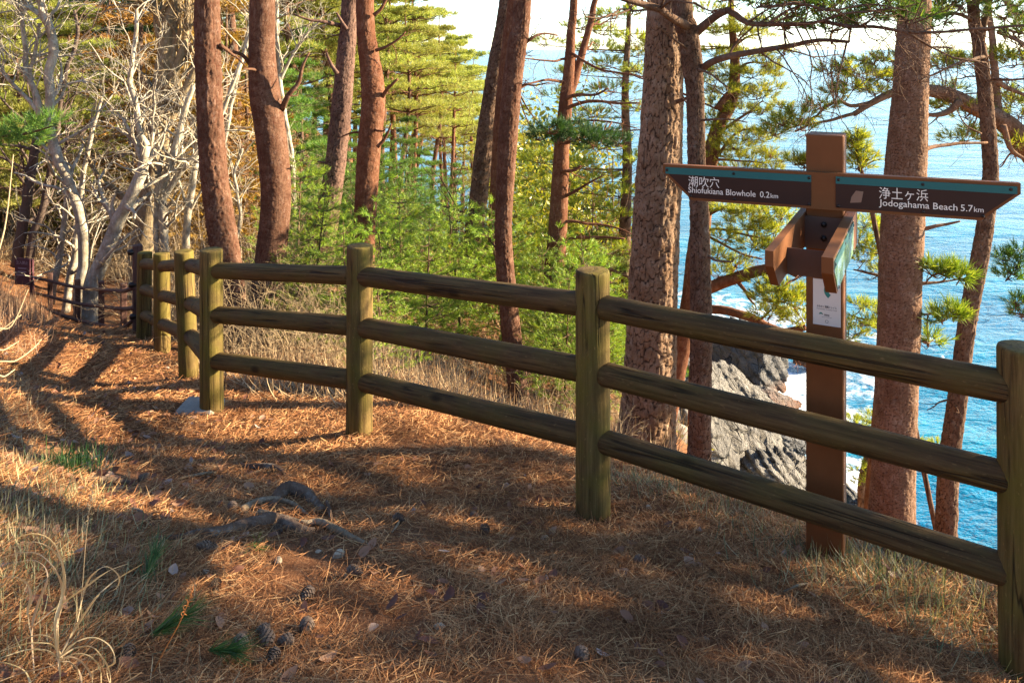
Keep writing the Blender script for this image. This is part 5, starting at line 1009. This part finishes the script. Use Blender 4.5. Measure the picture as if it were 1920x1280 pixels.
bare_tree('thin pale tree between the corner pine and the curved red pine', [[(420, 470, 10), (425, 400, 10), (418, 300, 9), (430, 220, 9), (445, 150, 8), (465, 60, 7), (470, 10, 6)], [(440, 480, 9), (450, 400, 8), (440, 330, 7), (455, 280, 6)]], 15.0, 'bark_white', 307)
bare_tree('pale leafless tree with upswept limbs behind the curved red pine', [[(560, 480, 10), (552, 380, 10), (545, 280, 10), (528, 180, 11), (522, 120, 10), (518, 60, 9), (520, 0, 7)], [(525, 150, 8), (545, 110, 7), (570, 70, 6), (600, 40, 5)], [(522, 120, 7), (500, 70, 6), (490, 30, 5)]], 18.0, 'bark_white', 308)
# pine bough reaching in from the left
br = empty('pine_tree', (-9.5, 9.5, hz(-9.5, 9.5))); tag(br, 'near pine outside the left edge holding a dark green bough over the ravine', 'tree')
mb = MB(); z0b = hz(-9.5, 9.5); P = np.array([[-9.5, 9.5, z0b - .5], [-9.45, 9.5, z0b + 1.5], [-9.6, 9.5, 4.5], [-9.6, 9.6, 7]]); tube(mb, spline(P, 60), np.linspace(.17, .09, 60), 20, True, bark_disp(.05, .09, .01, 7)); mb.build('trunk', M['bark_red'], br, attr='bark')
mb = MB(); fm = MB(); Bp = spline(np.array([[-9.55, 9.5, 1.9], W(-200, 262, 9.3), W(-60, 262, 9.2), W(40, 252, 9.1), W(105, 235, 9.0)]), 30); tube(mb, Bp, np.linspace(.05, .006, 30), 8, True, a=.5); mb.build('branch', M['bark_red'], br, attr='bark')
for px, py, rx, ry in ((-40, 262, 50, 18), (0, 258, 45, 20), (30, 248, 42, 18), (60, 243, 36, 16), (88, 232, 26, 12), (20, 272, 45, 14), (55, 262, 30, 10)):
    c = W(px, py, 9.1); k = 9.1 / F; p, d = pad_points(c, rx * k * 1.15, rx * k, ry * k * 1.3, 26); fm.tri_soup(shoots(p, d, .13, 26, .10, .0055))
fm.build('foliage', M['needle_green'], br, smooth=False)

# unseen pines added right of the view, crowns shaped to shade the foreground
def shade_pine(x, y, label, pads, seed, ztop=6.5, r=.15):
    zb = hz(x, y); root = empty('pine_tree', (x, y, zb)); tag(root, label, 'tree', 'shade pines added outside the right edge')
    mb = MB(); P = spline(np.array([[x, y, zb - .6], [x + .1, y, zb + 2], [x - .05, y + .1, (zb + ztop) / 2 + .8], [x + .05, y, ztop]]), 50); tube(mb, P, np.linspace(r * 1.1, r * .45, 50), 20, True, bark_disp(.05, .09, .01, seed)); fm = MB()
    for (dx, dy, z, R, n) in pads:
        c = np.array([x + dx, y + dy, z]); k = np.argmin(abs(P[:, 2] - (z - .25))); tube(mb, spline([P[k], (P[k] + c) / 2 + [0, 0, .08], c], 10), np.linspace(.018, .007, 10), 6, False, a=.5)
        p, d = pad_points(c, R, R, R * .3, n); fm.tri_soup(shoots(p, d, .14, 16, .13, .011))
    mb.build('trunk', M['bark_brown'], root, attr='bark'); fm.build('crown', M['needle_near'], root, smooth=False)
# the foliage of these pines lies up-sun of the ground it shades
def up_sun(px, py, X):
    g = ground_hit(px, py); t = (X - g[0]) / sv.x; return g + np.array(sv) * t
rs = np.random.default_rng(77); SHP = [[], [], []]; TX = (7.6, 9.0, 10.6); TY = (5.2, 4.2, 7.0)
LIT = [(405, 940, 770, 1125), (530, 1080, 830, 1210), (810, 1005, 1060, 1085), (1600, 1095, 1880, 1240), (560, 850, 920, 905), (-200, 600, 455, 842), (-200, 842, 330, 985), (-200, 985, 190, 1290), (330, 862, 520, 905), (250, 928, 500, 962), (430, 820, 560, 850)]
for gx in np.arange(-2.0, 2.2, .36):
    for gy in np.arange(1.75, 4.3, .34):
        x, y = gx + rs.uniform(-.1, .1), gy + rs.uniform(-.1, .1); z = hz(x, y); px = 960 + F * x / y; py = HZ + F * (CZ - z) / y
        if px > 1950 or any(a < px < c and b < py < d for a, b, c, d in LIT): continue
        i = rs.integers(0, 3); t = (TX[i] + rs.uniform(-.9, .9) - x) / sv.x; c = np.array([x, y, z]) + np.array(sv) * t
        SHP[i].append((c[0] - TX[i], c[1] - TY[i], c[2], rs.uniform(.30, .42), 34))
for i, lab in enumerate(('bushy pine added just outside the right edge for shade, nearest the cliff lip', 'broad pine added outside the right edge for shade, beside the path', 'taller pine added outside the right edge for shade, farther down the cliff')):
    shade_pine(TX[i], TY[i], lab, SHP[i], 400 + i)

# ------------------------------------------------------------------ needle litter, leaves, grass
def scatter_pts(n, seed, dmin, dmax, pxr=(-300, 2100), power=1.0):
    q = np.random.default_rng(seed); D = dmin * (dmax / dmin) ** (q.uniform(0, 1, n) ** power); px = q.uniform(pxr[0], pxr[1], n); x = (px - 960) / F * D
    return x, D, q
def fence_side(x, y):
    """signed distance to the fence line: > 0 beyond it"""
    ks = 'Q R P L LL a b c'.split(); fx = [FP[k][0] for k in ks][::-1]; fy = [FP[k][1] for k in ks][::-1]
    return y - np.interp(x, fx, fy)
def ribbons(mb, p, d, up, L, wd, bend, nseg=3):
    """bent flat blades: p start, d heading, up bend direction"""
    n = len(p); t = np.linspace(0, 1, nseg + 1); C = p[:, None] + d[:, None] * (L[:, None, None] * t[None, :, None]) + up[:, None] * (bend[:, None, None] * (t * (1 - t))[None, :, None] * 4)
    s = norm(np.cross(d, up)); wv = wd[:, None, None] * (1 - .8 * t[None, :, None] ** 3) * s[:, None] * .5
    V = np.stack([C - wv, C + wv], 2).reshape(n, -1, 3); k = np.arange(nseg) * 2; Q = np.stack([k, k + 1, k + 3, k + 2], 1)
    mb.add(V.reshape(-1, 3), quads=(np.arange(n)[:, None, None] * (2 * nseg + 2) + Q[None]).reshape(-1, 4))
def litter():
    mb = MB(); x, y, q = scatter_pts(330000, 21, 1.25, 11.5, (-250, 2050), .8)
    side = fence_side(x, y); keep = (side < 1.5) & (vnoise(np.stack([x, y, x * 0], 1), 1.7, 8) + vnoise(np.stack([x, y, x * 0], 1), 7, 3) * .6 + q.uniform(-.6, .9, len(x)) - .55 * np.exp(-((side + 1.6) / .5) ** 2) > -.35); x, y = x[keep], y[keep]; n = len(x)
    z = height(x, y) + q.uniform(0.001, .016, n) + .010 * np.clip(vnoise(np.stack([x, y, x * 0], 1), 5, 4), 0, 1); a = q.uniform(0, 2 * math.pi, n); tl = q.normal(size=n) * .14
    d = np.stack([np.cos(a) * np.cos(tl), np.sin(a) * np.cos(tl), np.sin(tl)], 1); up = norm(np.stack([q.normal(size=n) * .8, q.normal(size=n) * .8, np.ones(n)], 1)); L = q.uniform(.045, .115, n) * np.clip(.8 + y * .04, 1, 1.3); wd = q.uniform(.0016, .0028, n) * np.clip(y / 3.0, .75, 2.4)
    p = np.stack([x, y, z], 1) - d * L[:, None] * .5; p[:, 2] = np.maximum(p[:, 2], height(p[:, 0], p[:, 1]) + .001); ribbons(mb, p, d, up, L, wd, q.normal(size=n) * .008, 2)
    tag(mb.build('pine_needle_litter', M['litter'], None, smooth=False), 'rusty fallen pine needles carpeting the path', 'needle litter', kind='stuff')
litter()
def leaf_litter():
    mb = MB(); x, y, q = scatter_pts(5200, 22, 1.3, 9, (-250, 2000), .8); pr = np.where((x - .0) < -.9 - .12 * y, 1, .16); keep = (q.uniform(0, 1, len(x)) < pr) & (fence_side(x, y) < .4); x, y = x[keep], y[keep]; n = len(x)
    c = np.stack([x, y, height(x, y) + q.uniform(.008, .022, n)], 1); a1 = norm(np.stack([q.normal(size=n) * .45, q.normal(size=n) * .45, np.ones(n)], 1)); a2 = norm(np.cross(a1, q.normal(size=(n, 3)))); a3 = np.cross(a1, a2); l = q.uniform(.012, .032, n)[:, None]; w_ = l * q.uniform(.35, .7, n)[:, None]; cu = q.uniform(-.3, .6, n)[:, None] * l
    rows = []
    for t, ww in ((-1, .08), (-.45, .9), (.2, 1), (.7, .6), (1, .05)):
        m_ = c + a2 * l * t + a1 * cu * (t * t) ; rows += [m_ - a3 * w_ * ww + a1 * w_ * .35 * ww, m_, m_ + a3 * w_ * ww + a1 * w_ * .35 * ww]
    V = np.stack(rows, 1); k = []
    for r in range(4): k += [[3 * r, 3 * r + 1, 3 * r + 4, 3 * r + 3], [3 * r + 1, 3 * r + 2, 3 * r + 5, 3 * r + 4]]
    mb.add(V.reshape(-1, 3), quads=(np.arange(n)[:, None, None] * 15 + np.array(k)[None]).reshape(-1, 4))
    tag(mb.build('dead_leaf_litter', M['dryleaf'], None), 'curled brown dead leaves strewn on the bank and path', 'leaf litter', kind='stuff')
leaf_litter()
def blades(name, mat, label, pts, n_per, hgt, wd, seed, lean=.9, spread=.03, cat='grass'):
    q = np.random.default_rng(seed); P = np.repeat(np.array(pts), n_per, 0); n = len(P); P = P + np.stack([q.normal(size=n) * spread, q.normal(size=n) * spread, np.zeros(n)], 1); P[:, 2] = height(P[:, 0], P[:, 1]) - .005
    d = norm(np.stack([q.normal(size=n) * lean, q.normal(size=n) * lean, np.ones(n)], 1)); side = norm(np.stack([d[:, 0], d[:, 1], -np.ones(n) * .3], 1)); L = hgt * q.uniform(.5, 1.3, n); mb = MB()
    ribbons(mb, P, d, -side * 1.0, L, wd * q.uniform(.7, 1.3, n), -L * q.uniform(.05, .35, n), 4)
    tag(mb.build(name, M[mat], None, smooth=False), label, cat, kind='stuff')
q = np.random.default_rng(31)
def along(pxs, n, jit=.12):
    P = np.array([ground_hit(a, b) for a, b in pxs]); t = q.uniform(0, len(P) - 1.001, n); i = t.astype(int); f = (t - i)[:, None]; return P[i] * (1 - f) + P[i + 1] * f + q.normal(size=(n, 3)) * jit * np.array([1, 1, 0])
blades('lip_grass', 'grass', 'grey-green grass along the lip beyond the fence', along([(1160, 900), (1280, 940), (1420, 985), (1540, 1040), (1640, 1080), (1750, 1110), (1880, 1150)], 330, .13), 8, .10, .0028, 41, 1.7, .035)
blades('lit_grass', 'grass', 'pale and green grass under the lowest rail at the right', along([(1560, 1080), (1640, 1120), (1720, 1150), (1800, 1180), (1870, 1215)], 110, .14), 8, .12, .0026, 42, 1.8, .04)
blades('dry_bank_grass', 'drybrush', 'dry tan grass on the bank at the left of the path', along([(-60, 1290), (-10, 1150), (0, 1050), (10, 950), (20, 900), (30, 850), (0, 800), (0, 740), (30, 690)], 800, .19), 7, .085, .0026, 43, 1.6)
blades('bank_grass', 'grass', 'grey-green and tan grass on the bank in the lower left', along([(-40, 1270), (20, 1150), (40, 1050), (60, 980), (40, 900), (120, 1240)], 330, .16), 7, .09, .0026, 47, 1.5, .04)
blades('dry_bank_brush', 'drybrush', 'tall dry straw-coloured brush at the left of the path bend', along([(-160, 660), (-90, 640), (-40, 620), (-20, 600), (0, 585), (20, 580), (0, 560), (-60, 560)], 420, .25), 8, .24, .005, 44, .9, .06)
xs, ys, qq = scatter_pts(9000, 45, 5.5, 24, (280, 1260), .9); k = (fence_side(xs, ys) > .6) & (qq.uniform(0, 1, len(xs)) < .55)
blades('slope_brush', 'drybrush', 'dry tan undergrowth on the slope beyond the fence', np.stack([xs[k], ys[k], xs[k] * 0], 1), 6, .26, .006, 45, 1.5, .10)
xs, ys, qq = scatter_pts(7000, 46, 11, 40, (-300, 520), .9); pxx = 960 + F * xs / ys; k = (ys > 15.5) | (pxx < -20); xs, ys = xs[k], ys[k]
blades('hillside_brush', 'drybrush', 'dry brown undergrowth on the hillside across the ravine', np.stack([xs, ys, xs * 0], 1), 7, .36, .012, 46, 1.3, .2)

# ------------------------------------------------------------------ roots, stones, cones, sprigs, dry stalks
def ground_tube(name, pxs, w, mat, label, cat, group=None, lift=.3, seed=1, sub=40, taper=(.6, 1, .45)):
    P = np.array([ground_hit(a, b) for a, b, *_ in pxs]); hgt = np.array([c[2] if len(c) > 2 else 0 for c in pxs]); P[:, 2] += hgt
    X = spline(P, sub); r = np.interp(np.linspace(0, 1, sub), np.linspace(0, 1, len(taper)), taper) * w / 2; X[:, 2] += r * lift; mb = MB()
    def dsp(th, s, rad): Q = np.stack([np.cos(th), np.sin(th), s * 14], 1); return rad * (.30 * vnoise(Q, 1.1, seed) + .2 * vnoise(Q * np.array([3, 3, .3]), 1.5, seed + 1) + .08 * vnoise(Q, 5, seed + 2)), np.full(len(th), .5)
    tube(mb, X, r, 16, True, dsp); o = mb.build(name, M[mat], None, attr='bark'); tag(o, label, cat, group); return o
M['root'] = mat_bark('root', (0.095, 0.058, 0.04), (0.17, 0.115, 0.08), (0.05, 0.03, 0.02), lichen=0.25)
M['root_pale'] = mat_bark('root_pale', (0.17, 0.12, 0.075), (0.27, 0.20, 0.13), (0.1, 0.07, 0.04))
ground_tube('tree_root', [(262, 1022), (330, 1016), (400, 1008), (440, 1000), (480, 992, .012), (520, 990, .012), (565, 1000), (590, 1004)], .052, 'root', 'long thick grey root lying across the path, widest of the exposed roots', 'root', 'exposed roots on the path', .15, 3, 60, (.35, .8, 1.1, 1.1, .5))
ground_tube('tree_root', [(485, 972, .01), (520, 980, .012), (570, 990, .008), (600, 992, .01), (640, 1008, .01), (690, 1026)], .030, 'root_pale', 'thin pale root trailing right from the thick grey root', 'root', 'exposed roots on the path', .5, 5, 50, (.9, .9, 1.1, .5))
ground_tube('tree_root', [(452, 962), (480, 956, .012), (520, 950, .02), (555, 958, .015), (582, 974)], .022, 'root_pale', 'arched thin pale root between the thick root and the root hump', 'root', 'exposed roots on the path', .6, 7, 40, (1.2, .9, .5))
ground_tube('tree_root', [(510, 955), (525, 938, .012), (545, 935, .022), (580, 945, .012), (612, 966, .0)], .058, 'root', 'dark humped root behind the thin pale roots', 'root', 'exposed roots on the path', .2, 9, 40, (.6, 1.1, .9, .35))
ground_tube('tree_root', [(440, 876), (480, 884, .01), (515, 886, .01), (545, 898)], .035, 'root', 'thin dark root in the shade farther up the path', 'root', 'exposed roots on the path', .3, 11, 30)
for pts, w_, mt, lab in (([(612, 958, .03), (618, 975, .02), (624, 988)], .017, 'root', 'short grey stick leaning by the humped root'), ([(150, 905), (210, 908, .01), (260, 912)], .028, 'root', 'dark stick lying in the sunlit needles at the left'), ([(330, 905, .01), (380, 898, .02), (420, 888)], .014, 'root_pale', 'thin pale twig on the path left of the far root'),
                         ([(735, 1016, .02), (745, 996, .02), (752, 975)], .008, 'root_pale', 'thin broken twig sticking up near the path centre'), ([(1470, 1120, .01), (1500, 1108, .02), (1530, 1100)], .008, 'root_pale', 'pale twig in the needles near the right rail'), ([(240, 965, .01), (262, 975, .01), (285, 990)], .02, 'root', 'grey stick stub left of the thick root')):
    ground_tube('fallen_stick', pts, w_, mt, lab, 'stick', 'sticks lying on the path', .6, 13, 24)
def stone(px, py, wpx, seed, lab, mat='stone'):
    g = ground_hit(px, py); R = wpx / 2 / F * g[1]; mb = rock_mesh(np.zeros(3), (R, R * .75, R * .55), (0, 0, seed), seed, 12, rough=.12, nu=40, nv=24); mb.V = [v + g + np.array([0, 0, R * .22]) for v in mb.V]
    tag(mb.build('stone', M[mat], None), lab, 'stone', 'stones on the path')
for a in ((633, 1050, 30, 1, 'pale stone in the sunlit patch right of the roots'), (650, 1082, 16, 2, 'small pale stone below the sunlit patch by the roots'), (823, 1186, 24, 3, 'rounded stone near the bottom centre of the path'), (1240, 1161, 22, 4, 'tan stone between the centre and the right rail'), (522, 1064, 24, 5, 'rough grey stone left of the sunlit pale stone'), (597, 1036, 14, 6, 'little stone just under the thin pale root'), (1020, 1012, 20, 7, 'brown stone in front of the middle fence post'), (1215, 958, 20, 8, 'grey stone in the grass right of the middle post'), (385, 1085, 18, 9, 'small round stone below the thick root'), (150, 868, 34, 10, 'pale broken rock at the edge of the green tussock'), (1296, 1048, 14, 11, 'tiny stone in the shade below the lowest rail'), (1325, 1202, 12, 12, 'tiny pebble near the bottom right of the path')): stone(*a)
def cone_mesh(seed=1):
    q = np.random.default_rng(seed); mb = MB(); n = 70; V = []; T = []
    z = np.linspace(0, 1, 12); mb0 = np.interp(z, [0, .25, .6, 1], [.18, .30, .26, .05]); tube(mb, np.stack([z * 0, z * 0, z - .5], 1), mb0, 10)
    for i in range(n):
        t = (i + .5) / n; a = i * 2.39996; r = np.interp(t, [0, .25, .6, 1], [.28, .46, .40, .08]); o = np.array([math.cos(a), math.sin(a), 0]); s = np.array([-o[1], o[0], 0]); c = np.array([0, 0, t - .5]); k = .18 * np.interp(t, [0, .3, 1], [.8, 1, .4])
        b = c + o * r * .5 - [0, 0, .05]; tip = c + o * r * 1.12 + [0, 0, .11]; mb.add(np.array([b, c + o * r + s * k + [0, 0, .03], tip, c + o * r - s * k + [0, 0, .03], c + o * r * .95 - [0, 0, .05]]), tris=[[0, 1, 2], [0, 2, 3], [1, 4, 2], [2, 4, 3]])
    return mb.mesh('pine_cone', M['cone'], False)
CM = cone_mesh(); qc = np.random.default_rng(9)
for px, py, lab in ((383, 1038, 'pine cone lying just below the middle of the thick root'), (575, 1126, 'pine cone in shade under the bright needle patch'), (405, 1110, 'pine cone left of centre below the small round stone'), (493, 1196, 'pine cone near the lower left, topmost of a loose cluster'), (536, 1226, 'pine cone near the lower left, right of its cluster'), (512, 1258, 'pine cone at the bottom of the lower left cluster'), (450, 1234, 'pine cone left of the lower left cluster'), (500, 1214, 'half hidden pine cone in the middle of the lower left cluster'), (240, 1250, 'pine cone beside the curled dry grass at the bottom'), (890, 979, 'pine cone left of the foot of the middle post'), (910, 1002, 'dark pine cone just below another near the middle post'), (1203, 1066, 'pine cone in the needles right of the middle post'), (748, 983, 'small dark pine cone on the path centre'), (665, 1085, 'pine cone right of the sunlit stones'), (520, 1004, 'pine cone tucked against the thick root'), (435, 958, 'pine cone at the tip of the arched pale root'), (185, 1100, 'pine cone among dead leaves on the left bank'), (395, 1045, 'second cone by the thick root, smaller'), (1090, 1240, 'pine cone near the bottom edge, right of centre'), (575, 1195, 'pine cone low on the path, left of the rounded stone'), (270, 905, 'pale pine cone in the sunlit needles at the left')):
    g = ground_hit(px, py); o = link(bpy.data.objects.new('pine_cone', CM)); k = qc.uniform(.034, .046); o.scale = (k, k, k * 1.15); o.location = g + np.array([0, 0, k * .42]); o.rotation_euler = (qc.uniform(1.0, 1.9), qc.uniform(-.4, .4), qc.uniform(0, 6.28)); tag(o, lab, 'pine cone', 'pine cones on the path')
def sprig(px, py, lab, mat='greentuft', n=7, L=.10, seed=1):
    g = ground_hit(px, py); q = np.random.default_rng(seed); h = q.uniform(0, 6.28); d0 = np.array([math.cos(h), math.sin(h), .25]); mb = MB(); p = g + np.array([0, 0, .01]) + d0 * np.linspace(0, .08, n)[:, None]
    mb.tri_soup(shoots(p, np.tile(d0, (n, 1)), .03, 22, L, .0026, (10, 45))); tag(mb.build('pine_sprig', M[mat], None, smooth=False), lab, 'sprig', 'green sprigs fallen on the path')
for i, (px, py, lab) in enumerate(((265, 1112, 'green pine sprig left of the lower cone cluster'), (272, 1205, 'green pine sprig beside the curled dry grass'), (385, 1228, 'dark green pine sprig near the bottom left of the path'), (480, 1020, 'green needles poking from under the thick root'))): sprig(px, py, lab, seed=i + 2)
def tussock(px, py, lab, n, h, wd, mat, seed, spread=.06):
    g = ground_hit(px, py); q = np.random.default_rng(seed); P = np.tile(g, (n, 1)) + np.stack([q.normal(size=n) * spread, q.normal(size=n) * spread, np.zeros(n)], 1); d = norm(np.stack([q.normal(size=n) * .8, q.normal(size=n) * .8, np.ones(n)], 1)); L = h * q.uniform(.6, 1.2, n)
    side = norm(np.stack([d[:, 0], d[:, 1], -np.ones(n) * .3], 1)); mb = MB(); ribbons(mb, P, d, -side, L, wd * q.uniform(.7, 1.2, n), -L * .22, 4); tag(mb.build('grass_tussock', M[mat], None, smooth=False), lab, 'tussock')
tussock(120, 885, 'dark green tussock at the left edge of the path', 420, .085, .004, 'needle_dark', 5, .07)
# curled dry grass in the lower left corner
def curl_clump(base_px, arcs, lab, seed):
    b = ground_hit(*base_px); root = empty('dry_grass_clump', b); tag(root, lab, 'dry grass', 'curled dry grass at the lower left'); q = np.random.default_rng(seed)
    for pts in arcs:
        D0 = b[1] + q.uniform(-.05, .02); n = len(pts); P = np.array([W(x, y, min(D0, ground_hit(x, y)[1]) - .06 - q.uniform(0, .08)) for x, y in pts]); X = spline(P, 26); t = np.linspace(0, 1, 26); wv = np.interp(t, [0, .15, .7, 1], [.5, 1, .8, .15]) * q.uniform(.005, .0075)
        T = norm(np.gradient(X, axis=0)); s = norm(np.cross(T, np.array([0, .8, .6]))); fold = norm(np.cross(s, T)); V = np.stack([X - s * wv[:, None] * .5, X + fold * wv[:, None] * .30, X + s * wv[:, None] * .5], 1).reshape(-1, 3); k = np.arange(25) * 3
        mb = MB(); mb.add(V, quads=np.concatenate([np.stack([k, k + 1, k + 4, k + 3], 1), np.stack([k + 1, k + 2, k + 5, k + 4], 1)])); mb.build('blade', M['curl'], root)
curl_clump((105, 1235), [[(112, 1265), (105, 1200), (104, 1160), (118, 1110), (118, 1060), (98, 1015), (62, 1000), (20, 1012), (-30, 1035)], [(114, 1262), (108, 1190), (112, 1140), (122, 1090), (112, 1045), (80, 1020), (45, 1018), (-20, 1045)], [(110, 1255), (106, 1180), (118, 1120), (108, 1075), (75, 1040), (40, 1036), (0, 1046), (-30, 1060)], [(64, 1262), (60, 1180), (72, 1130), (88, 1090), (85, 1065), (62, 1050), (20, 1055)], [(62, 1210), (52, 1150), (58, 1120), (52, 1095), (30, 1082), (-10, 1082)], [(112, 1230), (140, 1180), (180, 1120), (220, 1085), (270, 1055)], [(64, 1172), (110, 1135), (160, 1100), (200, 1072), (240, 1056)], [(145, 1165), (160, 1100), (175, 1075), (200, 1062), (222, 1078), (220, 1100), (202, 1110)]], 'tall curled dry grass arching over at the lower left edge', 61)
curl_clump((118, 1268), [[(112, 1232), (140, 1205), (175, 1195), (205, 1210), (215, 1240), (200, 1255), (212, 1300)], [(112, 1232), (140, 1215), (170, 1212), (190, 1230), (205, 1258), (208, 1300)], [(110, 1236), (145, 1225), (172, 1232), (188, 1255), (190, 1300)], [(112, 1236), (135, 1232), (158, 1245), (172, 1270), (176, 1310)], [(114, 1240), (132, 1242), (150, 1262), (155, 1310)], [(118, 1238), (100, 1210), (70, 1205), (40, 1208), (-20, 1228)], [(116, 1240), (90, 1220), (50, 1218), (10, 1230), (-20, 1240)], [(110, 1245), (70, 1255), (40, 1262), (-10, 1280)], [(118, 1235), (108, 1215), (95, 1195), (60, 1192), (-10, 1225)], [(60, 1300), (50, 1262), (20, 1245), (-20, 1238)]], 'fountain of curled pale dry grass blades in the bottom left corner', 62)
def stalk(pxs, lab, mat, w_, seed, D=None):
    b = ground_hit(pxs[0][0], pxs[0][1]); P = np.array([b] + [W(x, y, b[1] - .03 * i) for i, (x, y) in enumerate(pxs[1:], 1)]); X = spline(P, 30); mb = MB(); tube(mb, X, np.linspace(w_, w_ * .5, 30), 5)
    q = np.random.default_rng(seed)
    for k in range(20, 30):
        for _ in range(3): d = norm(q.normal(size=3) + [0, 0, 1]); tube(mb, [X[k], X[k] + d * .012], [w_ * .8, w_ * .3], 4)
    tag(mb.build('dry_stalk', M[mat], None), lab, 'stalk')
M['orange_stalk'] = mat_plain('orange_stalk', (0.42, 0.15, 0.04), 0.6, 0.2, 20)
stalk([(148, 1165), (155, 1090), (163, 990), (176, 905)], 'tall thin upright dry stalk with a seed head on the left bank', 'twig_tan', .0014, 3)
stalk([(283, 1278), (310, 1215), (340, 1160), (362, 1105)], 'thin orange stalk leaning right at the bottom left', 'orange_stalk', .0016, 4)
# twiggy shrub at the left edge
def edge_shrub():
    b = at_px(-40, 3.0); root = empty('bare_shrub', b); tag(root, 'thin budding twigs reaching in from the left edge above the bank', 'shrub'); q = np.random.default_rng(8)
    for pts in ([(-60, 830), (-20, 700), (30, 676), (60, 655), (78, 636)], [(-60, 830), (-30, 680), (10, 655), (35, 640)], [(-60, 830), (-30, 640), (20, 612), (53, 543)], [(-60, 830), (-20, 720), (10, 705), (28, 692)], [(-60, 800), (-20, 560), (10, 420), (25, 290)], [(-60, 800), (-30, 640), (0, 620), (40, 590)]):
        P = np.array([b] + [W(x, y, 3.0 + .05 * i) for i, (x, y) in enumerate(pts[1:])]); X = spline(P, 26); mb = MB(); tube(mb, X, np.linspace(.005, .0016, 26), 6)
        for k in range(14, 26, 2): d = norm(q.normal(size=3)); tube(mb, [X[k] - d * .002, X[k] + d * .005], [.0026, .001], 5)
        mb.build('twig', M['twig_tan'], root)
edge_shrub()
